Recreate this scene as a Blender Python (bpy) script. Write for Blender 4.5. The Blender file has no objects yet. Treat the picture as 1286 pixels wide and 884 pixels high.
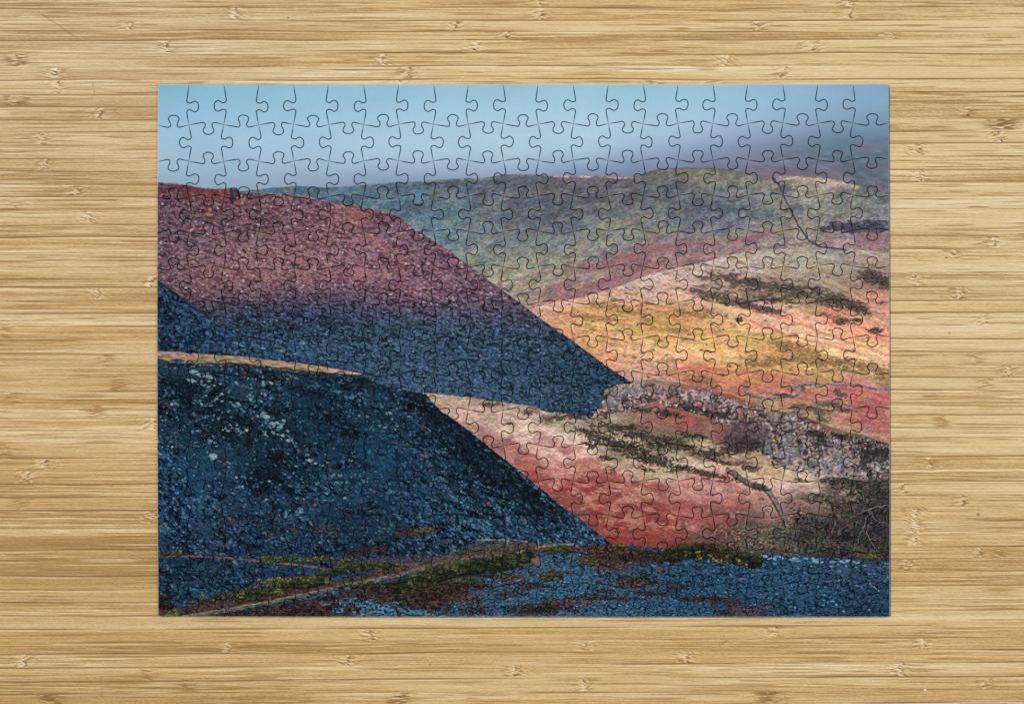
import bpy, math, random
import numpy as np
from mathutils import Vector
from mathutils.geometry import delaunay_2d_cdt

# ------------------------------------------------------------------ noise kit
F = np.float32
_tab = {}
def table(seed):
    if seed not in _tab:
        _tab[seed] = np.random.default_rng(seed).random((256, 256), dtype=F)
    return _tab[seed]

def noise(X, Y, sx, sy=None, ang=0.0, seed=1):
    """smooth value noise 0..1, cells sx by sy, turned by ang degrees (clockwise on the sheet)"""
    sy = sy or sx
    if ang:
        c, s = math.cos(math.radians(ang)), math.sin(math.radians(ang))
        U = (X*c + Y*s)/sx; V = (-X*s + Y*c)/sy
    else:
        U = X/sx; V = Y/sy
    U = U + 37.31*seed % 101; V = V + 17.77*seed % 89
    iu = np.floor(U); iv = np.floor(V)
    fu = (U-iu).astype(F); fv = (V-iv).astype(F)
    iu = iu.astype(np.int32); iv = iv.astype(np.int32)
    fu = fu*fu*(3-2*fu); fv = fv*fv*(3-2*fv)
    T = table(seed)
    a = T[iu & 255, iv & 255]; b = T[(iu+1) & 255, iv & 255]
    c_ = T[iu & 255, (iv+1) & 255]; d = T[(iu+1) & 255, (iv+1) & 255]
    return (a+(b-a)*fu)*(1-fv) + (c_+(d-c_)*fu)*fv

def fbm(X, Y, sx, sy=None, ang=0.0, seed=1, octv=3, gain=.55):
    sy = sy or sx
    t = 0; w = 1; tot = 0
    for k in range(octv):
        t = t + w*noise(X, Y, sx, sy, ang, seed+13*k); tot += w
        w *= gain; sx *= .5; sy *= .5
    return t/tot

def cells(X, Y, sx, sy, ang=0.0, seed=1):
    """broken stone: (edge 0..1 from the border inwards, one random number per stone, another one)"""
    c, s = math.cos(math.radians(ang)), math.sin(math.radians(ang))
    U = (X*c + Y*s)/sx + 500; V = (-X*s + Y*c)/sy + 500
    iu = np.floor(U).astype(np.int32); iv = np.floor(V).astype(np.int32)
    T1, T2, T3, T4 = table(seed), table(seed+1), table(seed+2), table(seed+3)
    f1 = np.full(U.shape, 9, F); f2 = np.full(U.shape, 9, F)
    i1 = np.zeros(U.shape, F); i2 = np.zeros(U.shape, F)
    for du in (-1, 0, 1):
        for dv in (-1, 0, 1):
            a = (iu+du) & 255; b = (iv+dv) & 255
            px = iu+du+T1[a, b]; py = iv+dv+T2[a, b]
            d = np.sqrt((U-px)**2+(V-py)**2).astype(F)
            m = d < f1
            f2 = np.where(m, f1, np.minimum(f2, d))
            i1 = np.where(m, T3[a, b], i1); i2 = np.where(m, T4[a, b], i2)
            f1 = np.where(m, d, f1)
    return np.clip((f2-f1)*2.2, 0, 1), i1, i2

def ss(t, a=0.0, b=1.0):
    t = np.clip((t-a)/(b-a), 0, 1)
    return t*t*(3-2*t)

def rgb(*c): return np.array(c, F)/255.0

# ------------------------------------------------------------------ the printed landscape
S = 2.0
X0, Y0, X1, Y1 = 195.0, 103.0, 1121.0, 778.0

def paint_print():
    W = int((X1-X0)*S); H = int((Y1-Y0)*S)
    gx = X0+(np.arange(W, dtype=F)+.5)/S; gy = Y0+(np.arange(H, dtype=F)+.5)/S
    X, Y = np.meshgrid(gx, gy)
    I = np.zeros((H, W, 3), F)

    def box(x0, y0, x1, y1):
        a = max(0, int((x0-X0)*S)); b = min(W, int((x1-X0)*S)+1)
        c = max(0, int((y0-Y0)*S)); d = min(H, int((y1-Y0)*S)+1)
        return slice(c, d), slice(a, b)

    def field(pts, reg, p=2.0, soft=14.0, step=6, lam=6.0):
        """colour field through control points (x, y, r, g, b), evaluated coarsely and spread smoothly"""
        x = X[reg][::step, ::step]; y = Y[reg][::step, ::step]
        P_ = np.array([(q[0], q[1]*1.7) for q in pts], dtype=np.float64)
        C_ = np.array([q[2:5] for q in pts], dtype=np.float64)/255
        D_2 = ((P_[:, None]-P_[None])**2).sum(-1)
        K = -np.sqrt(D_2+soft*soft)
        N_ = len(pts)
        A_ = np.zeros((N_+1, N_+1)); A_[:N_, :N_] = K+np.eye(N_)*lam; A_[:N_, N_] = 1; A_[N_, :N_] = 1
        w = np.linalg.solve(A_, np.concatenate([C_, np.zeros((1, 3))]))
        n = np.zeros(x.shape+(3,), F)+w[N_].astype(F)
        for q in range(N_):
            n += (-np.sqrt((x-P_[q, 0])**2+(1.7*y-P_[q, 1])**2+soft*soft))[..., None].astype(F)*w[q].astype(F)
        n = np.clip(n, .02, .97)
        h, w_ = X[reg].shape
        yi = np.arange(h)/step; xi = np.arange(w_)/step
        y0 = np.clip(yi.astype(int), 0, n.shape[0]-1); y1 = np.clip(y0+1, 0, n.shape[0]-1)
        x0 = np.clip(xi.astype(int), 0, n.shape[1]-1); x1 = np.clip(x0+1, 0, n.shape[1]-1)
        fy = (yi-y0)[:, None, None].astype(F); fx = (xi-x0)[None, :, None].astype(F)
        A = n[y0]*(1-fy)+n[y1]*fy
        return A[:, x0]*(1-fx)+A[:, x1]*fx

    def shade(c, k, hi, g=.55):
        """darken by k < 0, lift towards the stone's pale face by k > 0"""
        kn = np.clip(k, -.86, 0)[..., None]; kp = np.clip(k, 0, 1.4)[..., None]*g
        return c*(1+kn)+(rgb(*hi)-c)*np.clip(kp, 0, .9)

    def ragged(c, reg, ax, ay, sx, sy, ang, seed):
        """let the colour patches of a hillside interlock in clumps instead of melting into each other"""
        x, y = X[reg], Y[reg]
        h, w_ = x.shape
        a = (fbm(x, y, sx, sy, ang, seed, 4, .5)-.5)*2; b = (fbm(x, y, sx, sy, ang, seed+70, 4, .5)-.5)*2
        ix = np.clip(np.arange(w_)[None, :]+(a*ax*S*1.6).astype(int), 0, w_-1)
        iy = np.clip(np.arange(h)[:, None]+(b*ay*S*1.6).astype(int), 0, h-1)
        return c[iy, ix]

    def grade(c, reg, pts, sg=80.0):
        """colour balance of one printed region, from spot readings"""
        x, y = X[reg], Y[reg]
        n = np.zeros(x.shape+(3,), F); w = np.zeros(x.shape, F)
        for (px, py, fr, fg, fb) in pts:
            k = (np.exp(-((x-px)**2+(1.5*(y-py))**2)/(2*sg*sg))+1e-5).astype(F)
            n += k[..., None]*np.array([fr, fg, fb], F); w += k
        return c*(n/w[..., None])

    def over(reg, m, c):
        m = np.clip(m, 0, 1)[..., None]
        I[reg] = I[reg]*(1-m)+c*m

    def below(reg, line, jag=1.5, js=6.0, soft=.8, seed=5):
        x, y = X[reg], Y[reg]
        lx, ly = zip(*line)
        yy = np.interp(x[0], lx, ly)[None, :].astype(F)
        j = (fbm(x, y, js, js, 0, seed, 3)-.5)*2*jag if jag else 0
        return ss((y-yy-j)/soft, -.5, .5)

    def blob(cx, cy, rx, ry, ang, col, dens=1.0, ns=(5, 2.5), rough=1.4, edge=.25, seed=7, vary=.35, cols=None):
        R = max(rx, ry)*1.7+3
        reg = box(cx-R, cy-R, cx+R, cy+R)
        x, y = X[reg], Y[reg]
        if x.size == 0: return
        a = math.radians(ang); c, s = math.cos(a), math.sin(a)
        u = ((x-cx)*c+(y-cy)*s)/rx; v = (-(x-cx)*s+(y-cy)*c)/ry
        d = 1-np.sqrt(u*u+v*v)
        n = fbm(x, y, ns[0], ns[1], ang, seed, 3)-.5
        n2_ = noise(x, y, ns[0]*.38, ns[1]*.55, ang, seed+31)-.5
        m = ss(d+n*rough+n2_*rough*.55, -edge+.1, edge+.1)*ss(d, -.6, -.1)*dens
        k = np.clip(1+vary*2*(fbm(x, y, 2.4, 1.6, ang, seed+50, 2)-.5)*1.6, .15, 2.2)
        over(reg, m, rgb(*col)*k[..., None])

    def stroke(pts, w, col, alpha=1.0, jag=.6, vary=.3, seed=9, breaks=0.0, soft=.7, js=5):
        xs = [p[0] for p in pts]; ys = [p[1] for p in pts]
        reg = box(min(xs)-w-3, min(ys)-w-3, max(xs)+w+3, max(ys)+w+3)
        x, y = X[reg], Y[reg]
        xj = x+(noise(x, y, js, js, 0, seed)-.5)*2*jag; yj = y+(noise(x, y, js, js, 0, seed+1)-.5)*2*jag
        d = np.full(x.shape, 1e3, F)
        for (a, b), (c, e) in zip(pts[:-1], pts[1:]):
            dx, dy = c-a, e-b; L = dx*dx+dy*dy+1e-6
            t = np.clip(((xj-a)*dx+(yj-b)*dy)/L, 0, 1)
            d = np.minimum(d, np.hypot(xj-a-t*dx, yj-b-t*dy))
        m = ss((w/2-d)/soft, -.5, .5)*alpha
        if breaks: m = m*ss(noise(x, y, 6, 4, 0, seed+2), breaks-.15, breaks+.15)
        k = 1+vary*2*(fbm(x, y, 2.5, 1.8, 0, seed+3, 2)-.5)*1.5
        over(reg, m, rgb(*col)*k[..., None])

    ALL = box(0, 0, 2000, 2000)
    # --- sky and mist
    sky = []
    rows = {107: [(198,128,178,204),(330,138,184,208),(480,143,188,209),(640,148,190,210),(800,147,189,210),(950,140,182,206),(1060,130,168,196),(1117,124,163,192)],
            130: [(198,136,182,208),(330,146,187,211),(480,152,191,213),(640,159,194,214),(800,158,194,214),(950,149,187,211),(1060,137,171,198),(1117,130,164,192)],
            155: [(198,146,187,214),(330,155,192,217),(480,162,196,218),(640,167,199,219),(800,166,199,218),(880,162,194,215),(950,152,180,206),(1010,142,166,192),(1060,130,154,180),(1117,122,148,172)],
            175: [(198,154,190,216),(330,160,195,218),(480,167,199,219),(640,172,202,220),(760,169,199,218),(830,161,187,210),(900,147,169,196),(960,134,154,180),(1010,116,139,161),(1060,101,130,150),(1117,97,124,146)],
            192: [(198,157,190,215),(330,163,193,216),(480,168,197,218),(640,172,200,219),(730,167,193,215),(800,150,170,196),(860,139,155,182),(920,124,137,163),(970,113,127,151),(1010,103,120,140),(1060,93,118,136),(1117,89,114,132)],
            206: [(198,156,186,208),(330,158,186,208),(440,161,189,210),(540,164,190,211),(640,160,186,208),(720,146,168,192),(800,128,144,172),(880,119,132,159),(960,120,122,143),(1010,114,116,137),(1060,102,112,130),(1117,90,114,127)],
            222: [(198,146,176,198),(290,148,174,194),(380,146,170,192),(460,139,161,185),(540,137,157,181),(640,135,153,177),(720,123,139,165),(800,114,128,156),(900,116,122,146),(980,122,115,135),(1040,112,112,130),(1080,98,112,126),(1117,92,112,122)],
            240: [(198,140,170,190),(300,140,166,186),(400,130,152,174),(500,122,142,166),(1117,92,112,122)]}
    for yy_, row_ in rows.items():
        for q_ in row_: sky.append((q_[0], yy_)+q_[1:])
    I[ALL] = field(sky, ALL, soft=12, lam=8)
    reg = box(850, 160, 1121, 250)
    x, y = X[reg], Y[reg]
    m = ss(y+(fbm(x, y, 30, 10, -8, 31)-.5)*20-(205-(x-850)*.16), 0, 26)
    k = (fbm(x, y, 16, 4, 8, 33, 4)-.5)*.5+(noise(x, y, 1.6, 1.2, 0, 34)-.5)*.08
    I[reg] *= (1+m*k)[..., None]
    q = ss(fbm(x, y, 26, 7, 6, 35, 3), .5, .64)*m*.4
    over(reg, q, rgb(128, 108, 128))
    reg = box(195, 103, 1121, 260)
    x, y = X[reg], Y[reg]
    I[reg] *= (1+(noise(x, y, 1.5, 1.5, 0, 36)-.5)*.022+(fbm(x, y, 60, 14, 0, 37)-.5)*.035)[..., None]

    # --- middle ridge
    ridge = [(196,245),(319,239),(339,236.3),(374,233.5),(401,235.5),(424,235),(454,233),(488,230),(510,229),(540,227),(579,224.4),(609,223.6),
             (629,220),(649,219),(679,220),(706,223),(729,221.4),(754,220.2),(778,223),(798,221.6),(812,217),(825,212.6),
             (860,210.7),(892,210.7),(909,212),(939,217),(969,223),(984,222),(1021,223),(1049,225.6),(1066,230.6),(1084,237),(1098,238.5),(1121,246)]
    reg = box(300, 200, 1121, 400)
    x, y = X[reg], Y[reg]
    pts = [(340,240,62,92,108),(380,240,66,98,112),(420,241,64,96,108),(450,245,74,108,118),(470,258,84,116,118),(520,240,78,98,108),
           (510,262,74,106,120),(520,285,88,118,122),(560,240,84,106,114),(560,262,80,108,120),(560,290,84,116,128),(590,300,88,118,128),(600,322,112,132,126),
           (600,240,78,94,108),(640,232,72,92,102),(640,260,86,104,116),(640,290,90,112,124),(640,310,104,122,120),(690,230,92,98,104),
           (700,262,76,92,108),(700,285,86,100,114),(690,305,104,116,122),(740,232,90,92,100),(740,262,92,98,108),(740,290,98,114,122),
           (715,325,122,130,116),(780,232,92,92,98),(790,255,98,102,108),(770,285,126,132,112),(745,300,120,130,118),(800,290,128,132,114),
           (780,310,108,112,122),(830,235,96,100,98),(830,260,92,104,114),(840,285,108,118,118),(870,225,128,122,102),(870,245,104,110,112),
           (870,270,96,108,122),(860,296,118,112,122),(910,222,132,128,104),(910,245,120,122,110),(920,275,104,114,124),(900,290,130,128,120),
           (950,228,126,126,110),(950,250,118,122,112),(950,275,124,128,118),(990,230,150,138,122),(990,255,124,130,112),(1000,280,132,132,116),
           (1040,235,162,146,126),(1030,260,134,136,116),(1040,275,124,126,116),(1080,248,118,124,116),(1080,268,114,124,118),(1110,255,104,108,112),
           (1110,275,96,104,114),(960,300,150,128,120),(1020,300,150,138,124),(1090,300,148,110,116),(1117,305,146,106,112),
           (620,345,134,138,112),(640,352,140,138,118),(660,335,134,140,112),(670,358,140,124,110),(720,345,134,112,108),(690,372,138,104,104),
           (760,335,136,102,104),(800,325,138,98,102),(750,355,138,96,100),(830,312,142,102,106),(860,314,150,108,112),(900,304,152,114,116)]
    c = field(pts, reg, p=2.6, soft=9)*.82+rgb(26, 24, 23)
    c = ragged(c, reg, 30, 12, 30, 11, -12, 1301)
    k = (fbm(x, y, 16, 7, -14, 41, 4)-.5)*.42+(fbm(x, y, 2.8, 1.7, -8, 43, 2)-.5)*.5
    c = c*(1+k)[..., None]
    q = ss(fbm(x, y, 20, 6, -16, 45, 5, .65), .54, .68)*.34
    c = c*(1-q[..., None])+rgb(142, 140, 104)*q[..., None]*(1+k)[..., None]
    q = ss(fbm(x, y, 13, 5, -10, 47, 4), .56, .68)*.45
    c = c*(1-.8*q[..., None])+rgb(72, 80, 92)*.8*q[..., None]*(1+k)[..., None]
    q = ss(noise(x, y, 2.6, 1.8, -10, 49), .78, .95)*.3
    c = c*(1-q[..., None])+rgb(170, 165, 160)*q[..., None]
    c = grade(c, reg, [(400,240,.96,1.02,1.12),(512,258,.96,1.03,1.13),(757,253,.96,.96,1.0),(787,298,1.0,.95,.98),(657,283,1.06,.98,.99),(892,253,.92,.96,1.04),(1022,273,1.07,1.04,1.08),(782,333,1.18,1.2,1.18),(720,350,1.15,1.15,1.15),(1080,290,1.08,1.08,1.12)], 60)
    over(reg, below(reg, ridge, .8, 5, 1.0, 51), c)
    stroke([(530,228.5),(579,226),(612,224.8)], 1.6, (170,148,140), .6, .3, breaks=.45, seed=60)
    stroke([(690,222),(729,222.4),(754,221.5),(778,224),(795,223)], 2.0, (190,158,148), .85, .3, breaks=.25, seed=61)
    stroke([(984,223.5),(1021,224.5),(1049,227.6),(1066,232),(1084,238.5)], 4.0, (190,168,150), .8, .6, breaks=.3, seed=62)
    stroke([(829,213),(860,211.4),(892,211.6),(909,213),(939,218),(969,224)], 1.3, (82,92,104), .8, .2, seed=63)
    for i, (bx, by, rx, ry) in enumerate([(520,263,22,7),(660,258,26,8),(700,268,28,8),(556,232,30,4),(640,226,22,4),(740,250,26,6),(870,262,40,10),
                                          (840,235,20,6),(920,262,24,7),(960,270,20,7),(770,268,18,5),(1000,262,22,5),(985,240,16,6),(1085,240,26,7),(1112,248,12,6)]):
        blob(bx, by, rx, ry, -8, (72,80,94), .5, (7, 3), 1.9, .4, seed=70+i)
    for i, (bx, by, rx, ry) in enumerate([(1060,284,30,6),(1085,287,34,6),(1040,287,16,3),(1095,281,20,5),(1110,290,10,3)]):
        blob(bx, by, rx, ry, -4, (62,66,84), .85, (7, 3), 1.7, .3, seed=90+i)
    for i, (bx, by, rx, ry, a) in enumerate([(820,314,60,5,-10),(760,333,60,6,-14),(700,362,34,5,-22),(880,305,50,4,-6),(955,296,40,5,-14),(1100,300,28,8,4),(1060,313,50,3,4),
                                             (930,300,20,3,-6),(790,345,40,5,-18),(740,360,40,5,-18)]):
        blob(bx, by, rx, ry, a, (150,98,102), .6, (16, 2.4), 1.6, .4, seed=100+i, vary=.2)
    for i, (bx, by, rx, ry, a) in enumerate([(790,278,50,5,-12),(745,300,40,5,-22),(690,322,40,4,-18),(640,340,26,5,-18),(910,300,34,3,-6),(1000,290,30,5,-10),(830,290,30,4,-10)]):
        blob(bx, by, rx, ry, a, (150,146,112), .55, (16, 3), 1.5, .4, seed=115+i, vary=.2)
    stroke([(628,350),(629,362)], 5, (172,110,96), .7, 1.2, seed=130)

    # --- golden hillside
    gold = [(660,392),(667,388),(679,384.6),(699,378.5),(724,374.7),(749,368.5),(773.7,361),(793.6,353.5),(810,347),(835,340),
            (860,335),(884,330),(909,322),(939,316),(969,313.7),(999,311),(1021,308),(1049,310),(1084,314),(1121,318)]
    reg = box(655, 300, 1121, 560)
    x, y = X[reg], Y[reg]
    pts = [(680,388,190,150,110),(700,384,196,156,116),(720,380,200,160,122),(750,372,196,158,128),(780,364,194,158,132),(810,352,196,162,142),
           (840,345,192,160,146),(870,338,180,154,142),(905,333,168,148,134),(930,325,156,144,134),(970,322,148,138,126),(1010,318,150,138,128),
           (1040,325,140,136,122),(1080,322,158,136,130),(1110,325,150,132,126),(1100,340,128,112,106),(1060,335,146,134,118),
           (700,396,196,146,86),(730,392,196,142,78),(760,384,196,148,92),(790,376,194,152,112),(820,368,190,152,128),(850,358,186,150,136),
           (880,352,176,142,126),(900,362,150,118,104),(930,350,166,142,122),(965,340,160,142,124),(1000,345,150,134,116),(1030,340,148,134,118),
           (720,408,206,162,92),(750,412,202,172,92),(780,402,196,150,82),(810,392,188,140,76),(840,388,184,134,76),(860,376,210,164,130),
           (740,428,212,152,92),(760,440,210,142,88),(780,428,200,150,90),(810,420,198,162,82),(840,412,190,140,70),(870,398,186,140,84),
           (900,392,186,150,98),(920,380,200,160,124),(880,372,160,122,100),(930,370,128,98,86),(960,365,112,90,82),(990,358,130,104,92),
           (760,458,208,140,100),(780,462,190,142,116),(790,445,214,160,112),(810,438,228,178,112),(840,440,234,184,118),(870,440,226,176,112),
           (870,426,204,144,88),(900,415,200,150,80),(900,436,204,156,86),(930,405,192,150,90),(930,430,188,148,76),(910,452,224,172,112),
           (840,456,222,170,122),(810,462,214,158,122),(800,478,176,140,120),(930,448,196,142,92),(950,420,188,150,82),(970,400,210,140,112),
           (960,384,170,142,100),(1000,378,162,146,98),(990,395,196,136,106),(1010,410,208,142,114),(1030,400,202,124,98),(1000,428,206,160,104),
           (980,440,176,136,78),(1000,452,190,142,84),(1030,425,222,172,122),(1030,385,164,140,98),(1040,368,112,92,80),(1060,380,160,104,92),
           (1065,372,128,92,80),(1080,355,156,118,108),(1100,358,150,104,98),(1110,380,200,140,112),(1090,395,164,126,92),(1110,372,168,112,98),
           (1060,405,206,120,96),(1085,408,214,122,98),(1110,410,176,124,92),(1060,425,204,140,92),(1060,440,226,176,128),(1090,450,226,170,120),
           (1117,455,218,150,112),(1090,430,186,146,82),(1117,430,206,132,98),(1040,446,176,146,84),(1020,462,158,130,72),(1060,462,150,126,76),
           (1090,470,142,120,74),(1117,468,130,106,66),(870,464,204,128,92),(890,470,196,112,88),(920,470,188,128,80),(950,462,170,130,76),
           (980,470,166,112,80),(930,480,186,92,86),(900,482,176,98,88),(950,490,176,84,84),(980,482,172,88,86),(1010,476,158,110,76),
           (1050,480,168,102,88),(1090,482,182,104,98),(1117,482,176,96,92),(960,500,148,122,98),(1000,500,158,100,90),(1030,495,172,80,84),
           (1060,495,168,76,82),(1100,500,162,74,80),(1000,515,148,120,92),(1030,515,128,112,86),(1050,510,158,92,88),(1080,515,158,74,80),
           (1110,520,154,76,82),(1080,532,156,84,84),(1110,540,160,84,86),(1010,525,132,110,84),(1050,530,170,128,108),(1117,552,150,88,86)]
    c = ragged(field(pts, reg, p=2.8, soft=6), reg, 30, 9, 30, 8, 10, 1311)
    k = (fbm(x, y, 18, 3.6, 10, 141, 5, .65)-.5)*.42+(fbm(x, y, 2.8, 1.5, 6, 143, 2)-.5)*.40
    k = np.clip(k, -.32, .24)
    c = c*(1+k)[..., None]
    q = ss(fbm(x, y, 22, 3.2, 14, 145, 4), .53, .66)*.34*ss(y, 372, 400)
    c = c*(1-q[..., None])+rgb(204, 118, 88)*q[..., None]*(1+k)[..., None]
    q = ss(fbm(x, y, 18, 3.4, 10, 147, 4), .54, .68)*.4
    c = c*(1-q[..., None])+rgb(150, 130, 76)*q[..., None]*(1+k)[..., None]
    q = ss(fbm(x, y, 6, 2.6, 8, 149, 3), .63, .75)*.55
    c = c*(1-q[..., None])+rgb(112, 84, 62)*q[..., None]
    c = grade(c, reg, [(912,333,1.17,1.17,1.22),(800,355,1.1,1.1,1.14),(782,403,1.11,1.07,1.23),(842,443,1.06,1.08,1.13),(972,428,1.38,1.38,1.5),(1072,453,1.32,1.28,1.38),(1097,508,1.13,1.28,1.24),(1050,350,1.1,1.1,1.12),(1000,385,1.15,1.15,1.2),(930,480,1.1,1.12,1.0),(1000,500,1.1,1.16,1.08)], 60)
    c[..., 2] = np.minimum(c[..., 2], c[..., 1]*.95)
    over(reg, below(reg, gold, .6, 8, 1.4, 151), c)
    # pale paths across the slope
    stroke([(846,373),(870,378),(905,386),(940,396),(970,404),(1000,413),(1040,428),(1075,441),(1117,457)], 5.5, (230,182,146), .75, 1.2, .12, seed=160, soft=2.5)
    stroke([(930,398),(960,411),(1000,424),(1040,433),(1080,444)], 2.5, (214,118,100), .7, 1.0, .15, seed=161, soft=2)
    stroke([(940,388),(985,399),(1020,413),(1060,428),(1117,446)], 3.5, (214,122,104), .65, 1.3, .15, seed=162, soft=2.5)
    stroke([(800,440),(840,441),(875,443),(905,449),(935,456)], 6, (236,190,124), .7, 1.5, .1, seed=163, soft=3)
    stroke([(845,464),(880,461),(910,466),(950,468),(985,474)], 4, (208,108,88), .75, 1.2, .15, seed=164, soft=2)
    stroke([(1040,352),(1060,362),(1085,378),(1117,392)], 4, (214,162,134), .6, 1.4, .15, seed=165, soft=2.5)
    stroke([(850,335),(900,331),(950,336),(985,344),(1030,356),(1075,374)], 3, (196,168,146), .5, 1.2, .15, seed=166, soft=2)
    # heather, shrubs
    H_ = (78, 64, 62)
    for i, (bx, by, rx, ry, a) in enumerate([(925,352,30,4,6),(950,357,34,5,6),(975,362,30,6,8),(1005,362,26,5,6),(900,373,20,5,6),(925,380,22,6,8),(950,386,22,5,8),
                                             (970,376,26,5,4),(1000,370,30,4,2),(968,390,16,4,4),(880,366,18,3,6),(912,346,22,3,0)]):
        blob(bx, by, rx, ry, a, H_, .8, (7, 2.6), 2.0, .3, seed=170+i, vary=.3)
    for i, (bx, by, rx, ry, a) in enumerate([(1045,376,22,9,8),(1064,382,22,8,14),(1080,388,14,6,20),(1100,350,20,8,4),(1090,345,14,6,0),(1112,356,12,8,0),(1058,403,12,5,4),
                                             (928,402,5,4,0),(1098,415,10,4,0),(1075,402,10,3,0)]):
        blob(bx, by, rx, ry, a, (74, 66, 58), .88, (5, 3), 1.3, .3, seed=185+i, vary=.35)
    for i, (bx, by, rx, ry, a) in enumerate([(770,386,30,3,6),(790,392,28,3,6),(740,398,20,2.5,4),(870,395,26,4,10),(884,391,18,3,6),(1000,440,30,7,8),(985,432,22,5,6),(1025,452,34,7,6),
                                             (1060,455,30,6,4),(1090,462,34,7,4),(970,452,26,5,2),(1110,474,16,6,0),(950,458,20,4,0),(760,402,24,2.5,4),(875,475,16,6,6),(892,481,14,4,6),
                                             (850,415,18,3,4),(1040,396,20,4,8)]):
        blob(bx, by, rx, ry, a, (132, 96, 58), .62, (5, 2), 2.0, .3, seed=200+i, vary=.3)
    rr = np.random.default_rng(5)
    for i in range(60):
        t = rr.uniform(0, 1); bx = 880+t*170+rr.normal(0, 10); by = 352+t*16+rr.normal(0, 9)+(t > .6)*4
        blob(bx, by, rr.uniform(3, 10), rr.uniform(1.2, 2.6), rr.uniform(0, 12), (92, 76, 70), .6, (3.4, 1.8), 1.8, .35, seed=600+i % 20)
    for i in range(90):
        bx = rr.uniform(740, 1110); by = rr.uniform(330, 480)
        if by < np.interp(bx, [660,810,940,1121], [395,352,326,326]): continue
        blob(bx, by, rr.uniform(1.2, 3.4), rr.uniform(.8, 1.8), 5, (92,72,56), .7, (3, 2), 1.0, .3, seed=220+i % 20)
    for (bx, by) in [(772,416),(778,420),(784,421),(775,423),(805,434),(790,436),(986,414),(1021,427),(1080,424),(1060,475),(1095,470)]:
        blob(bx, by, 3, 1.5, 0, (190,185,170), .6, (3, 2), 1.0, .3, seed=240)
    # dry stone walls
    stroke([(971,224),(978,232),(983,244),(988,254),(995,268),(1003,284),(1012,297),(1019,305),(1030,310),(1049,312),(1062,314.5)], 2.6, (60,80,94), .95, .5, .3, seed=250)
    stroke([(981,247),(986,254),(992,267),(1000,282)], 2, (160,112,104), .6, .4, .2, seed=251)
    stroke([(960,311),(985,309),(1003,306),(1022,304)], 1.4, (92,98,106), .6, .4, .2, seed=252)
    stroke([(1075,314),(1090,319),(1100,321)], 2.2, (172,182,190), .6, .6, .2, seed=253)
    wall = [(938,483),(934.5,488),(937,494),(948,498.5),(962,501),(980,499),(996,498),(1003,495),(1001,490.5),(993,487.5),(1000,485),(1010,483.2),
            (1030,482.2),(1059,483),(1085,485.5),(1104,488.5),(1121,490)]
    stroke(wall, 3.4, (108,106,110), .9, .8, .35, seed=254)
    stroke([(p[0], p[1]-1.2) for p in wall], 1.1, (150,150,150), .6, .8, .35, seed=255, breaks=.4)
    for i, (bx, by, rx, ry) in enumerate([(1008,488,3,5),(1056,496,7,4),(1051,492,4,4),(1030,518,14,4),(1010,512,20,4),(1045,508,20,4),(980,496,20,2),(1035,527,12,4),(1000,520,12,4),(1060,515,14,3)]):
        blob(bx, by, rx, ry, 6, (72,74,72), .72, (4, 3), 1.6, .3, seed=260+i)

    # --- near slope right of the tips
    reg = box(520, 470, 1121, 712)
    x, y = X[reg], Y[reg]
    top = [(500,489),(540,494),(590,499),(624,504.5),(659,509),(694,517),(724,521),(744,520),(752,516),(756,500),(759,489),(774,483),(798,478),(815,476),(850,480),
           (885,487),(920,496),(944,506),(969,514),(996,519),(1024,528),(1054,540),(1085,546),(1121,560)]
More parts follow.
